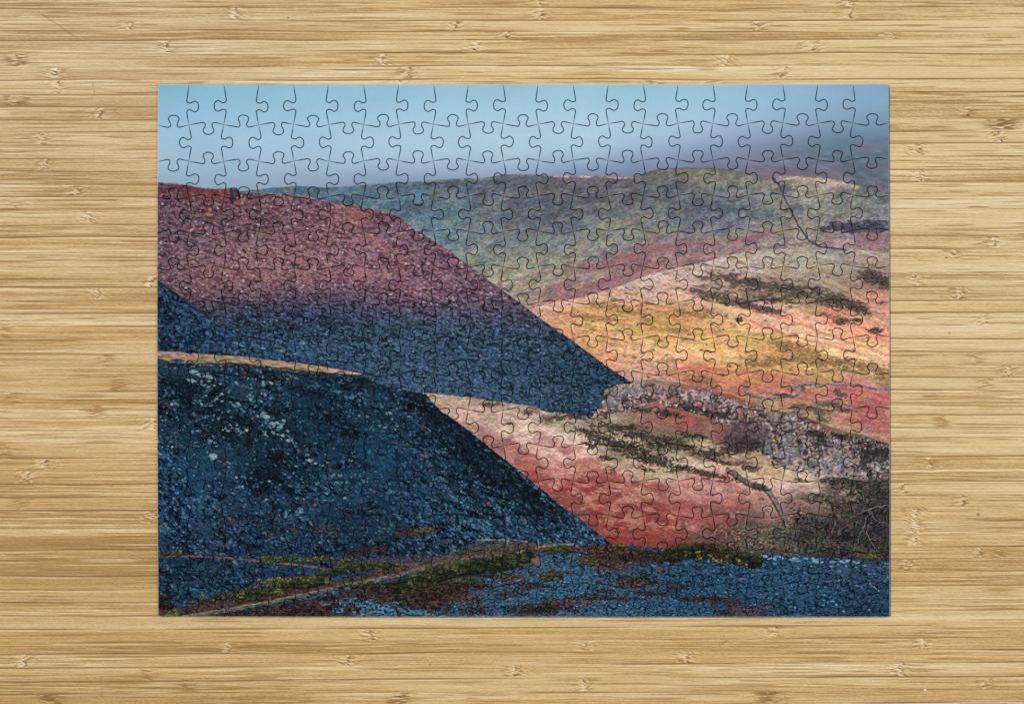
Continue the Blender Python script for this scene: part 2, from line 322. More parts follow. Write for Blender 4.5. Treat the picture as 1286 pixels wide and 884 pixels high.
    pts = [(545,500,176,142,112),(560,505,196,156,130),(580,515,200,160,138),(600,508,172,146,116),(620,512,176,144,118),(650,514,172,138,116),(600,528,200,156,138),
           (630,525,202,164,138),(660,530,206,168,140),(690,528,176,142,118),(720,532,172,140,116),(620,545,178,112,100),(640,548,196,150,132),(660,545,206,162,140),
           (600,545,186,134,116),(700,548,206,160,136),(730,545,196,152,126),(760,540,128,104,84),(790,550,118,96,76),(760,560,186,148,122),(730,565,204,154,134),(700,570,196,136,120),
           (660,565,178,110,102),(630,565,162,96,90),(640,580,152,78,74),(670,590,150,72,68),(700,590,160,84,76),(730,585,172,104,94),(760,580,190,134,116),(800,585,176,140,114),
           (830,580,150,126,96),(860,585,186,146,120),(700,610,142,66,64),(730,605,150,72,68),(760,600,158,84,76),(790,605,156,84,76),(820,600,180,118,104),(850,605,184,128,112),
           (880,600,172,110,98),(720,640,140,62,60),(750,640,150,80,74),(770,630,142,66,64),(800,630,142,64,60),(830,625,156,84,76),(860,625,168,100,90),(900,625,160,88,80),
           (930,615,172,108,96),(750,665,140,62,58),(790,660,140,60,58),(830,650,150,76,70),(830,680,138,62,58),(870,650,158,84,78),(870,675,138,66,62),(910,650,142,76,70),
           (940,650,120,84,76),(940,635,160,102,92),(900,675,112,74,70),(950,675,84,84,72),(980,665,86,90,76),(985,645,96,84,74),(970,625,176,130,112),
           (780,500,140,110,98),(800,515,142,96,84),(840,515,140,88,80),(870,525,160,82,70),(880,535,158,76,66),(910,545,130,80,74),(830,535,120,90,76),(850,550,108,92,72),
           (880,560,124,104,80),(910,570,160,132,100),(870,570,196,150,128),(900,580,204,158,136),(930,570,150,124,90),(960,580,170,140,98),(980,595,184,152,112),(1010,605,204,166,134),
           (990,615,196,152,128),(1040,605,180,150,116),(1060,598,172,146,110),(1020,625,196,152,130),(1000,640,162,110,98),(1040,640,150,96,86),(1080,610,130,108,84),(1110,600,110,92,74),
           (1060,625,96,80,66),(1090,630,66,60,52),(1117,640,68,58,54),(1020,660,116,86,76),(1050,665,88,72,68),(1090,665,74,60,60),(1117,670,80,66,68),(1010,685,88,80,70),
           (1060,690,84,68,68),(1100,695,80,68,68),(960,690,90,78,68),(1100,570,118,94,76),(1117,585,112,76,74),(1050,555,130,96,78),(1090,555,96,88,70)]
    c = ragged(field(pts, reg, p=2.8, soft=6), reg, 44, 22, 34, 13, 12, 1321)
    k = (fbm(x, y, 12, 4.2, 10, 281, 5, .65)-.5)*.42+(fbm(x, y, 2.6, 1.6, 0, 283, 2)-.5)*.42
    c = c*(1+k)[..., None]
    q = ss(fbm(x, y, 15, 6, 8, 285, 5, .7)+(noise(x, y, 60, 26, 14, 286)-.5)*.26, .56, .68)*.5*(1-ss(y, 655, 685))*ss(y, 555, 590)
    c = c*(1-q[..., None])+rgb(202, 156, 134)*q[..., None]*(1+k)[..., None]
    q = ss(fbm(x, y, 9, 3, 10, 287, 3), .58, .7)*.3*(1-ss(y, 555, 600))
    c = c*(1-q[..., None])+rgb(128, 108, 76)*q[..., None]
    c = grade(c, reg, [(600,520,1.03,1.06,1.1),(642,528,1.0,1.03,1.09),(702,553,1.14,1.28,1.34),(862,608,1.22,1.5,1.58),(792,633,1.0,.9,.86),(740,650,1.0,.92,.88),(840,660,1.0,.92,.88),(700,610,1.08,1.1,1.1),(1052,678,.38,.52,.66),(1000,680,.6,.72,.76),(950,670,.9,.92,.94),(1012,613,1.18,1.2,1.32),(920,585,1.08,1.1,1.14),(1090,640,.7,.76,.84),(850,530,1.08,1.1,1.12),(1000,530,1.05,1.05,1.05)], 50)
    c[..., 2] = np.where(c[..., 0] > c[..., 2]*1.25, np.minimum(c[..., 2], c[..., 1]*.93), c[..., 2])
    over(reg, below(reg, top, .6, 5, .9, 289), c)
    stroke([(884,517),(866,509),(845,505),(828,498)], 3, (172,92,78), .5, 1, .2, seed=290, soft=2)
    for i, (bx, by, rx, ry, a) in enumerate([(735,541,20,4,10),(752,549,24,5,10),(776,559,30,7,14),(802,570,32,9,15),(828,579,28,7,12),(742,558,10,6,0),(800,546,36,5,8),(770,536,30,5,6),
                                             (725,523,24,4,6),(850,560,34,5,8),(835,551,26,4,4),(788,537,20,4,0),(870,590,20,4,12),(893,597,22,4,12),(848,590,14,4,0),(820,560,24,5,10),(870,548,20,4,8),
                                             (890,570,24,5,4),(690,514,22,3,6),(915,565,22,6,0),(905,580,14,3,10),(760,575,8,4,0),(812,590,10,3,10),(700,525,10,4,0)]):
        blob(bx, by, rx, ry, a, (58, 52, 42), .85, (4.4, 2.2), 2.0, .35, seed=300+i)
    for i, (bx, by, rx, ry) in enumerate([(685,526,9,6),(640,532,5,3),(616,508,14,3),(664,518,10,4),(770,592,5,4),(776,622,6,3),(700,625,5,2),(720,646,6,3),(858,660,5,3),(866,659,3,2),(742,602,4,2),(940,587,14,3),(1003,602,8,2),(925,582,22,3),
                                         (947,590,12,3),(957,612,6,3),(957,626,5,2),(1010,604,8,2)]):
        blob(bx, by, rx, ry, 0, (92, 70, 60), .8, (4, 3), 1.3, .3, seed=320+i)
    for i, (bx, by, rx, ry) in enumerate([(629,560,8,11),(732,648,11,9),(640,552,6,6),(605,542,5,5)]):
        blob(bx, by, rx, ry, 20, (130, 88, 92), .5, (3, 3), 1.8, .4, seed=340+i)
    # rock ridge
    rock = [(742,524),(746,512),(757,500),(760,489),(774,482.5),(798,481),(815,483),(852,487),(884,491),(919,501),(944,509),(969,515.5),(996,521),
            (1024,533),(1054,545),(1085,549),(1121,562),(1121,602),(1095,598),(1075,600),(1050,598),(1024,598),(1000,590),(975,588),(958,572),(940,540),
            (905,530),(880,522),(850,512),(825,507),(800,512),(780,520),(760,526)]
    reg = box(738, 474, 1121, 612)
    x, y = X[reg], Y[reg]
    xj = x+(fbm(x, y, 10, 8, 0, 361)-.5)*14; yj = y+(fbm(x, y, 10, 8, 0, 362)-.5)*12
    ins = np.zeros(x.shape, bool)
    for (ax, ay), (bx, by) in zip(rock, rock[1:]+rock[:1]):
        cnd = ((ay > yj) != (by > yj))
        with np.errstate(divide='ignore', invalid='ignore'):
            xx = (bx-ax)*(yj-ay)/((by-ay) if by != ay else 1e-6)+ax
        ins ^= cnd & (xj < xx)
    e1, r1, r2 = cells(xj, yj, 8, 5.5, 28, 371)
    e2, s1, s2 = cells(x, y, 3.4, 2.4, -20, 381)
    e0, q1, q2 = cells(xj+(noise(x, y, 4, 4, 0, 366)-.5)*3, yj, 15, 9, 52, 391)
    hz = noise(xj, yj, 9, 5, 50, 367)*1.0+noise(x, y, 4, 2.6, 35, 368)*.5+q1*.6
    gyy, gxx = np.gradient(hz)
    slope = np.clip(-(gxx+gyy)*2.6, -.55, .5)
    tone = .40+.22*(r1-.5)+.30*(q1-.5)+.26*(s1-.5)+(fbm(x, y, 3, 2, 0, 363, 2)-.5)*.35+slope
    tone = tone*(.35+.65*ss(e0, .0, .22))
    crack = ss(fbm(x, y, 8, 3, 60, 369, 3), .54, .64)
    tone = tone*(1-.5*crack)+.07
    tone = tone*(.35+.65*ss(e1, .05, .35))*(.8+.2*ss(e2, 0, .3))
    tone = np.clip(.52+(tone-.40)*1.45, .02, 1)
    cr = rgb(40, 36, 38)*(1-tone[..., None])+rgb(188, 176, 180)*tone[..., None]
    warm = (ss(fbm(x, y, 14, 8, 20, 364, 3), .46, .62)*.4+.35*(1-ss(x, 850, 920)))[..., None]
    cr = cr*(1-warm)+rgb(168, 132, 122)*warm*(.4+tone[..., None])
    mr = ins*ss(fbm(x, y, 9, 6, 25, 365, 3)+(tone-.4)*.2, .28, .42)
    over(reg, mr*.95, cr)
    # light crest of blocks
    crest = [(812,484),(830,486),(852,488),(884,492.5),(919,502),(944,510),(969,517),(990,521)]
    for i in range(26):
        t = rr.uniform(812, 1000); yy = np.interp(t, [p[0] for p in crest], [p[1] for p in crest])
        blob(t, yy+rr.uniform(-1, 4), rr.uniform(1.5, 4.5), rr.uniform(1, 2.2), 15, (146,142,152), .6, (3, 1.6), 1.8, .4, seed=400+i % 15)
    for i, (bx, by, rx, ry) in enumerate([(1003,566,12,10),(985,575,14,9),(968,562,10,8),(1018,584,13,8),(1035,558,10,8),(1060,575,13,10),(1046,592,16,5),(990,552,12,7),
                                         (1078,562,8,8),(1010,548,10,5),(974,524,12,6),(990,534,12,6),(1078,590,8,6),(780,494,12,6),(800,490,12,5),(830,492,12,4),(770,508,10,6)]):
        R = max(rx, ry)*1.3
        rg = box(bx-R, by-R, bx+R, by+R); x2, y2 = X[rg], Y[rg]
        d = 1-np.hypot((x2-bx)/rx, (y2-by)/ry)+(fbm(x2, y2, 6, 5, 0, 430+i)-.5)*.9
        e, a1, a2 = cells(x2, y2, 6, 5, 35, 440+i)
        t = np.clip(.62+.5*(a1-.5)+np.clip(-(np.gradient(noise(x2, y2, 5, 3, 50, 432+i))[0]+np.gradient(noise(x2, y2, 5, 3, 50, 432+i))[1])*2.2, -.4, .4)+.25*(fbm(x2, y2, 3, 2, 0, 431, 2)-.5)-.012*(y2-by)-.012*(x2-bx), .1, 1)*(.5+.5*ss(e, .02, .25))
        cc = rgb(40,40,50)*(1-t[..., None])+rgb(176,172,184)*t[..., None]
        over(rg, ss(d, .0, .2)*.7*(1-.6*ss(fbm(x2, y2, 5, 2.4, 55, 445+i, 2), .55, .65)), cc)
    D_ = (46, 46, 44)
    for i, (bx, by, rx, ry) in enumerate([(1030,556,10,12),(1010,568,6,6),(1094,566,22,12),(1085,580,8,14),(1110,572,12,10),(1060,548,20,4),(1070,606,26,5),(1045,606,14,3),(760,498,5,5),
                                         (806,515,16,3),(840,520,18,4),(868,512,20,4),(900,520,14,5),(815,501,10,3),(1025,545,14,4),(950,560,10,8)]):
        blob(bx, by, rx, ry, 10, D_, .8, (4, 4), 1.7, .3, seed=460+i)
    # bare bushes
    def bush(cx, cy, rx, ry, n, col, col2, seed):
        r = np.random.default_rng(seed)
        blob(cx, cy, rx, ry, 0, col, .75, (5, 4), 1.2, .5, seed=seed)
        for _ in range(n):
            a = r.uniform(0, 2*math.pi); q = r.uniform(.1, .9)
            x_ = cx+math.cos(a)*rx*q; y_ = cy+math.sin(a)*ry*q
            L = r.uniform(4, 11); b = r.uniform(-2.4, -.7)
            stroke([(x_, y_), (x_+math.cos(b)*L, y_+math.sin(b)*L)], .8, col2 if r.random() < .5 else tuple(v*.6 for v in col), .6, .8, .2, seed=int(r.integers(900)), js=3)
    bush(938, 545, 26, 22, 60, (78,66,74), (112,98,102), 481)
    bush(920, 553, 14, 14, 24, (66,56,62), (100,88,92), 482)
    blob(938, 558, 22, 10, 0, (56,48,50), .7, (4, 3), 1.4, .3, seed=483)
    # wall down the slope
    dw = [(914,590),(922,595),(930,601),(938,606),(948,610),(958,611),(966,618),(973,630),(979,640),(985,653),(988,664)]
    stroke(dw, 7.0, (92,82,76), .8, 1.2, .35, seed=490, soft=2)
    stroke(dw[5:], 4.0, (138,118,106), .6, 1.0, .35, seed=491, soft=2)
    stroke([(p[0]-1.5, p[1]+2.4) for p in dw], 1.8, (44,40,40), .8, .8, .3, seed=492)
    blob(953, 611, 11, 5, 10, (62,54,54), .8, (4, 3), 1.2, .3, seed=493)
    # woods lower right
    for i, (bx, by, rx, ry, cc) in enumerate([(1075,612,26,10,(52,54,46)),(1100,620,24,12,(44,44,40)),(1050,632,24,8,(58,56,46)),(1090,640,34,14,(50,44,44)),(1112,650,14,20,(44,40,40)),
                                             (930,670,30,12,(96,76,70)),(960,680,26,12,(88,82,66)),(990,668,26,14,(82,84,68)),(1025,670,28,16,(74,76,62)),(1060,680,36,18,(74,60,60)),
                                             (1100,685,26,20,(66,54,58)),(1000,688,40,8,(76,72,60)),(915,688,20,8,(98,72,66)),(1005,640,14,10,(120,90,82)),(1080,660,36,8,(48,42,46)),(1035,625,24,5,(64,58,48))]):
        blob(bx, by, rx, ry, 0, cc, .72, (5, 4), 2.3, .45, seed=500+i, vary=.8)
    for i in range(46):
        x_ = rr.uniform(985, 1117); y_ = rr.uniform(648, 696)
        blob(x_, y_, rr.uniform(5, 13), rr.uniform(4, 9), 0, [(34,38,40),(48,52,46),(40,36,42),(60,58,50)][int(rr.integers(4))], .6, (4, 3), 1.8, .4, seed=540+i % 20, vary=.6)
    for i in range(170):
        x_ = rr.uniform(930, 1117); y_ = rr.uniform(652, 698)
        if x_ > 1060: y_ -= rr.uniform(0, 30)
        b = rr.uniform(-2.3, -.8); L = rr.uniform(5, 13)
        cc = [(118,98,96),(96,96,78),(40,36,40),(88,72,76)][int(rr.integers(4))]
        stroke([(x_, y_), (x_+math.cos(b)*L*.5+rr.uniform(-1, 1), y_+math.sin(b)*L*.5), (x_+math.cos(b)*L, y_+math.sin(b)*L)], .8, cc, .55, .8, .2, seed=int(rr.integers(900)), js=3)
    stroke([(1117,634),(1098,637),(1084,643),(1070,650)], 1.1, (112,104,112), .8, 1.2, .2, seed=530)
    stroke([(1116,660),(1100,652),(1092,640),(1080,672),(1072,690)], 1.0, (118,108,118), .6, 2, .2, seed=531)
    stroke([(1100,690),(1088,668),(1094,655)], 1.1, (110,100,108), .7, 1, .2, seed=532)

    # --- big slag tip
    tipA = [(195,229),(212,230.6),(235,233),(262,237.3),(281,237),(283,237),(297,235.6),(299.5,242),(314,241.5),(339,243.5),(364,245),(384,249),(414,253),(439,258),(459,262),
            (483,266),(501,273),(515,284),(527,291.6),(545,302),(562,313.5),(574.6,323.7),(594.6,337.5),(619,356),(649,377.5),(674,396.5),(699,414),(729,435),
            (761,459),(796,482)]
    botA = [(195,600),(530,600),(531,493.8),(540,493.4),(560,494.8),(590,498.4),(624,504),(659,508.4),(694,517),(724,521),(744,523.6),(750,514),(757,503),(759.5,489.5),(768,485),(775,483.4),(796,480.6),(797,470),(1121,470)]
    reg = box(195, 222, 800, 530)
    x, y = X[reg], Y[reg]
    pts = [(200,235,88,52,62),(260,245,92,52,60),(320,250,100,64,74),(380,258,106,72,86),(440,262,112,70,76),(480,270,100,62,70),
           (210,270,84,56,70),(260,275,96,62,74),(320,275,98,64,74),(380,280,104,68,78),(430,280,116,74,80),(455,290,122,84,96),(500,290,100,66,80),
           (205,310,98,68,84),(260,310,112,76,88),(320,310,124,86,98),(380,315,118,80,88),(440,315,118,82,92),(500,312,108,74,86),(540,312,104,70,82),
           (210,345,96,62,76),(260,345,122,80,86),(320,345,128,86,92),(380,345,126,84,92),(440,340,124,82,90),(500,340,114,74,82),(560,340,108,74,84),(590,345,98,68,80),
           (270,368,104,68,80),(320,362,118,78,88),(380,362,112,74,86),(440,360,110,72,84),(500,365,108,70,84),(560,365,98,68,82),(610,368,92,64,78),
           (300,378,70,56,76),(350,376,74,60,80),(400,378,66,56,78),(450,380,66,58,80),(500,384,76,60,80),(550,385,74,60,80),(600,388,70,60,82),(650,390,66,58,76),
           (270,392,48,50,72),(310,395,34,46,70),(370,395,36,48,74),(430,398,38,52,78),(500,402,40,56,84),(560,404,44,58,86),(620,408,44,58,84),(680,410,46,58,80),
           (320,415,32,50,78),(400,420,34,54,82),(480,425,38,60,88),(560,430,38,60,88),(640,430,34,58,86),(700,430,32,52,76),
           (320,438,32,66,98),(380,438,32,64,96),(400,450,34,66,98),(460,450,36,62,92),(520,460,34,64,92),(600,460,34,62,90),(680,460,28,54,80),(740,465,28,50,74),
           (470,475,36,60,86),(540,485,42,68,96),(620,490,38,64,94),(700,495,34,60,88),(740,505,30,54,80),(770,478,28,50,72)]
    c = field(pts, reg, p=2.8, soft=8)
    e1, r1, r2 = cells(x+(noise(x, y, 5, 5, 0, 602)-.5)*3, y, 3.6, 2.2, 22, 601)
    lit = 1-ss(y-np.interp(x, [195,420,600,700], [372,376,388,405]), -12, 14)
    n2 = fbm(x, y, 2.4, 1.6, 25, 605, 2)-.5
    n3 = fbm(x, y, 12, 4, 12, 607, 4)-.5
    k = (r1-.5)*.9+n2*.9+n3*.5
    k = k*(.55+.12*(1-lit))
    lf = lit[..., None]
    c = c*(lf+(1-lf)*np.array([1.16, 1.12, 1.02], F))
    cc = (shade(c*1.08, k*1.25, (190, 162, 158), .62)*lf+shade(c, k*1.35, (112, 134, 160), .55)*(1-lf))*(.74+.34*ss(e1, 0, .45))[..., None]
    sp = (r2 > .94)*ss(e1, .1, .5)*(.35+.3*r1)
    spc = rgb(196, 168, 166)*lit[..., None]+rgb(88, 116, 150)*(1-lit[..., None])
    cc = cc*(1-sp[..., None])+spc*sp[..., None]
    sp = ((r2 > .905) & (r2 < .925) & (r1 > .5))*.55*lit
    cc = cc*(1-sp[..., None])+rgb(190, 100, 72)*sp[..., None]
    q = ss(fbm(x, y, 7, 2.6, 12, 609, 3), .56, .7)*.45
    cc = cc*(1-.7*q[..., None])
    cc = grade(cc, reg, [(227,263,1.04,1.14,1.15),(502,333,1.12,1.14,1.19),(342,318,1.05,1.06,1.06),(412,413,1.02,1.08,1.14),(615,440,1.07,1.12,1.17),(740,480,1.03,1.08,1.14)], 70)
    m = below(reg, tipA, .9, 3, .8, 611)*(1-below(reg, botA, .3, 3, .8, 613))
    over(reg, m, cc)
    blob(268, 245, 34, 8, 3, (118,62,58), .55, (5, 3), 1.0, .4, seed=620, vary=.3)
    blob(225, 236, 20, 5, 4, (84,46,52), .5, (5, 3), 1.0, .4, seed=624)
    stroke([(290.2,238.5),(291,246),(291.5,254.5)], 4.6, (34,46,68), .95, .3, .2, seed=621)
    stroke([(283.5,237.5),(283.8,244)], 2.0, (70,44,44), .7, .3, seed=622)
    stroke([(297.5,237),(299,243),(301,249)], 2.2, (46,36,50), .8, .6, seed=623)
    stroke([(314,240.6),(339,242.6),(364,244.2),(400,250.5),(430,256)], 1.2, (190,166,164), .45, .6, breaks=.5, seed=625)
    stroke([(414,252.6),(420,257),(432,261)], 2.4, (206,150,128), .5, 1, breaks=.4, seed=626)
    for i, (bx, by, rx, ry) in enumerate([(452,272,16,8),(445,284,12,10),(463,292,12,7),(384,246,5,3),(470,305,18,8),(440,262,14,5)]):
        blob(bx, by, rx, ry, 20, (160,98,96), .42, (4, 3), 1.4, .4, seed=630+i)
    blob(474, 272, 3, 5, -20, (52,54,84), .8, (3, 3), .6, .3, seed=640)
    blob(462, 288, 8, 3, -10, (66,58,78), .5, (3, 3), 1.0, .3, seed=641)

    # --- small tip on the left
    tipC = [(195,353),(200,355),(206,359),(215,364.7),(240,384.6),(264.6,400),(289.5,417),(302,428),(318,436),(360,444),(470,466),(1121,700)]
    reg = box(195, 350, 460, 475)
    x, y = X[reg], Y[reg]
    c = field([(200,375,26,54,84),(240,400,28,62,92),(220,430,20,48,72),(280,425,30,66,96),(300,438,32,68,98),(340,446,34,70,100),(400,456,34,64,94),(440,466,30,58,84)], reg, soft=12)
    e1, r1, r2 = cells(x+(noise(x, y, 5, 5, 0, 652)-.5)*4, y, 3.8, 2.8, 35, 651)
    k = (r1-.5)*1.0+(fbm(x, y, 2.6, 2, 30, 653, 2)-.5)*1.0+(fbm(x, y, 9, 6, 30, 654)-.5)*.6
    cc = shade(c*np.array([1.0, .96, .92], F), k*1.0, (90, 140, 168), .5)*(.68+.42*ss(e1, 0, .45))[..., None]
    sp = (r2 > .93)*.5; cc = cc*(1-sp[..., None])+rgb(84, 128, 160)*sp[..., None]
    cc = cc*np.array([.84, .96, 1.05], F)
    over(reg, below(reg, tipC, 1.0, 3, 1.0, 655)*(1-ss(x, 345, 430)*.8), cc)
    stroke([(200,355),(215,364.5),(240,384.5),(264.6,400)], 3.5, (18,30,48), .6, .8, seed=656, soft=2)
    for i, (bx, by) in enumerate([(297,431),(303,434),(320,433),(330,437),(352,440),(370,444),(410,420),(380,430)]):
        blob(bx, by, 4, 1.2, 10, (110,140,158), .6, (3, 2), 1.2, .3, seed=660+i)

    # --- grassy track
    trT = [(195,441),(227,442),(264.6,445.6),(302,447.5),(339,452),(376.6,456),(414,462),(449,468)]
    # --- front slag tip
    tipB = [(195,450),(212,452),(240,455.5),(290,454.5),(339,459),(389,465),(449,471),(470,480),(500,489),(530,493.5),(536,495),(542,503),(555,517),(568,525),(579,533.5),(592,543),(607,555),(622,567),(637,579),
            (655,593),(671,606.5),(690,622),(707.6,637),(725,649),(738,658.5),(752,670),(769,683.5),(1121,684)]
    reg = box(195, 436, 800, 778)
    x, y = X[reg], Y[reg]
    pts = [(210,470,22,52,72),(250,465,24,56,78),(300,475,20,48,66),(350,475,24,54,76),(400,482,22,56,82),(450,485,24,62,86),(500,500,22,60,82),(530,505,12,30,46),
           (230,500,14,38,56),(280,500,22,58,72),(330,510,26,68,92),(380,505,16,52,80),(430,515,18,56,86),(480,520,22,72,104),(520,530,22,62,88),
           (210,540,16,50,76),(260,530,18,46,64),(310,540,22,50,70),(370,540,22,56,78),(430,560,24,70,104),(480,560,26,82,118),(540,540,26,58,82),(570,550,18,40,60),
           (220,580,20,66,96),(280,580,22,60,84),(340,590,18,46,66),(400,600,26,72,104),(460,600,26,80,116),(520,600,28,80,118),(570,590,26,58,84),(610,590,16,36,54),
           (210,620,22,64,94),(270,620,24,66,96),(340,620,22,54,80),(400,630,28,72,104),(470,640,26,66,100),(540,640,30,76,110),(600,640,30,64,94),(650,620,16,36,56),(690,640,18,38,58),
           (220,660,26,66,98),(290,665,34,60,86),(350,670,30,64,94),(420,670,36,62,90),(500,665,34,62,92),(580,665,36,74,104),(650,665,32,66,98),(720,670,34,66,98),
           (250,690,28,60,90),(350,690,28,66,100),(450,690,30,60,86),(560,685,30,52,84),
           (230,720,24,60,90),(300,720,30,72,106),(360,715,34,70,102),(230,750,28,68,98),(420,760,42,92,126),(470,762,54,104,140),(520,765,56,104,140),
           (600,720,44,78,104),(650,720,44,82,110),(700,710,44,80,108),(600,750,48,86,114),(650,760,44,84,114),(700,745,50,98,130),(750,720,54,88,120)]
    c = field(pts, reg, p=2.6, soft=10)
    big = fbm(x, y, 26, 15, 25, 701, 3)
    smooth = ss(big+(np.exp(-((x-480)/70)**2-((y-570)/70)**2)*.25)+np.exp(-((x-260)/60)**2-((y-600)/40)**2)*.1, .5, .64)
    rough = 1-smooth*.7
    e1, r1, r2 = cells(x+(noise(x, y, 6, 6, 0, 703)-.5)*5, y+(noise(x, y, 6, 6, 0, 704)-.5)*4, 5.2, 3.4, 28, 711)
    e2, s1, s2 = cells(x+(noise(x, y, 3, 3, 0, 705)-.5)*2, y, 2.9, 2.0, 35, 721)
    n2 = fbm(x, y, 2.6, 1.8, 20, 706, 2)-.5
    n3 = fbm(x, y, 16, 9, 30, 707, 4)-.5
    k = ((r1-.5)*1.0*rough+(s1-.5)*.9+n2*1.1)*(.32+.5*rough)+n3*.9*rough
    cc = shade(c*np.array([1.0, .94, .92], F), k*1.0, (88, 140, 168), .48)*(1-.5*rough*(1-ss(e1, 0, .4)))[..., None]*(1-.25*(1-ss(e2, 0, .4)))[..., None]
    sp = (r2 > .9)*rough*ss(e1, .1, .5)*ss(n3, -.05, .12)*.6
    cc = cc*(1-sp[..., None])+rgb(86, 138, 158)*sp[..., None]
    st_ = ss(fbm(x, y, 9, 3.0, 36, 735, 3), .5, .68)*ss(x, 430, 560)
    cc = cc*(1-.5*st_[..., None])
    st_ = ss(fbm(x, y, 6, 2.0, 38, 737, 3), .56, .72)*ss(x, 430, 560)*.35
    cc = cc*(1-st_[..., None])+rgb(96, 138, 160)*st_[..., None]*(.5+s1[..., None])
    sp = (s2 > .95)*ss(e2, .1, .5)*.5
    cc = cc*(1-sp[..., None])+rgb(96, 138, 166)*sp[..., None]
    sp = ((s2 > .006) & (s2 < .010))*.6
    cc = cc*(1-sp[..., None])+rgb(120, 60, 60)*sp[..., None]
    dk = ss(fbm(x, y, 7, 3.4, 30, 731, 4), .56, .68)*rough*.55
    cc = cc*(1-dk[..., None])
    cc = grade(cc, reg, [(272,508,1.2,1.18,1.22),(230,480,1.1,1.1,1.15),(512,568,.72,.84,.93),(652,608,1.1,1.2,1.22),(262,633,1.0,1.12,1.24),(612,648,.85,1.08,1.16),(282,720,.82,.92,.98),(442,598,.81,.92,.98),(400,520,.85,.95,1.0),(560,530,.95,1.05,1.1)], 60)
    over(reg, below(reg, tipB, 1.3, 3.2, .9, 741), cc)
    # dark rim on the right flank and hollow under the crest
    for i, (bx, by, rx, ry, a) in enumerate([(566,538,30,9,38),(600,568,34,12,40),(640,602,36,10,42),(680,634,34,8,40),(524,500,14,6,30),(545,530,16,8,40),(620,596,26,12,40),(585,575,20,8,40),(660,630,24,8,40)]):
        blob(bx, by, rx, ry, a, (14,30,46), .5, (4, 2), 2.2, .5, seed=750+i, vary=.6)
    for i, (bx, by, rx, ry, a) in enumerate([(225,482,26,6,5),(250,492,24,8,10),(275,540,22,9,20),(300,528,18,8,20),(350,575,20,9,20),(338,598,24,10,15),(390,492,24,5,10),(455,478,14,4,0),(345,520,20,6,20),(310,555,14,6,20),
                                             (440,545,16,5,20),(460,585,14,5,20),(275,505,14,8,20),(235,505,16,9,0),(330,617,18,6,0)]):
        blob(bx, by, rx, ry, a, (8,20,30), .6, (4, 2.2), 2.2, .45, seed=770+i, vary=.6)
    for i in range(150):   # pale slate blocks in loose trains
        cx, cy, sx_, sy_ = [(240,470,20,8),(262,478,14,8),(260,505,26,6),(300,500,26,8),(328,520,8,5),(350,540,14,8),(268,572,6,4),(380,575,18,8),(300,535,30,10),(430,600,40,20),(480,520,30,12),(390,600,40,25),(330,480,30,6),
                            (250,560,30,14),(300,610,40,20)][int(rr.integers(15))]
        bx = rr.normal(cx, sx_*.6); by = rr.normal(cy, sy_*.6)
        if bx < 199: continue
        blob(bx, by, rr.uniform(1, 3.4), rr.uniform(.8, 1.5), rr.uniform(-10, 40), [(96,138,148),(72,118,140),(120,150,158)][int(rr.integers(3))], .75, (3, 2), .8, .25, seed=800+i % 20, vary=.2)
    for (bx, by, rx, ry) in [(334,523,6,2.2),(342,532,4,1.6),(353,535,2.5,3),(268,573,6,4),(389,578,3,2.4),(245,468,7,3),(262,473,8,2.4),(240,478,6,2),(355,547,3,2),(362,553,3,2),(216,508,2,2),(310,540,2,2)]:
        blob(bx, by, rx, ry, 15, (128,156,166), .9, (3, 2), .7, .25, seed=820, vary=.2)
    for (bx, by) in [(408,517),(409,518),(396,633),(377,567),(419,563),(470,617),(531,572),(533,571),(614,632),(540,590),(661,654)]:
        blob(bx, by, 2.2, 1.6, 0, (126,58,56), .8, (3, 2), .6, .3, seed=822)

    reg = box(195, 436, 452, 475)
    x, y = X[reg], Y[reg]
    botT = [(195,450),(205,451),(215,455),(240,456),(290,455),(339,460),(389,465.5),(430,469),(451,470)]
    c = field([(200,445,168,128,120),(240,448,172,126,118),(300,450,176,130,122),(360,457,178,132,120),(420,465,180,134,120),(449,468,196,150,130),
               (200,451,122,112,80),(240,455,120,116,66),(290,454,134,128,70),(340,459,128,118,72),(400,466,140,124,80)], reg, soft=3)
    k = (fbm(x, y, 6, 2.4, 4, 831, 3)-.5)*.8
    over(reg, below(reg, trT, .8, 4, 1, 833)*(1-below(reg, botT, 1.2, 4, 1, 834)), c*(1+k)[..., None])
    blob(222, 453, 9, 2.4, 0, (24,62,92), .9, (5, 3), .8, .3, seed=835)
    stroke([(255,457),(300,458),(345,463),(400,469)], 2, (106,84,70), .6, 1, breaks=.4, seed=836)

    # --- bottom vegetation, tracks, near scree
    foot = [(560,690),(600,682),(640,679),(680,680.5),(726,684),(769,684),(790,685),(810,686.5),(840,688),(870,691),(905,694),(960,695),(1005,698),(1054,701),(1121,705)]
    reg = box(560, 670, 1121, 778)
    x, y = X[reg], Y[reg]
    pts = [(600,700,44,58,66),(650,700,44,66,84),(700,698,44,78,106),(760,700,38,56,74),(820,700,44,66,86),(880,715,32,66,96),(960,710,32,66,100),(1020,715,36,72,104),(1090,715,40,66,92),
           (620,735,44,74,98),(680,730,50,92,122),(740,725,48,86,114),(800,735,40,70,96),(860,735,28,66,98),(940,740,30,70,104),(1020,745,30,66,98),(1100,745,26,56,84),
           (640,765,44,84,116),(700,765,44,84,114),(780,765,40,80,112),(860,765,32,74,108),(940,768,30,62,90),(1020,768,26,62,94),(1100,768,22,52,80)]
    c = field(pts, reg, soft=12)
    e1, r1, r2 = cells(x+(noise(x, y, 4, 4, 0, 842)-.5)*3, y, 2.9, 1.8, 14, 841)
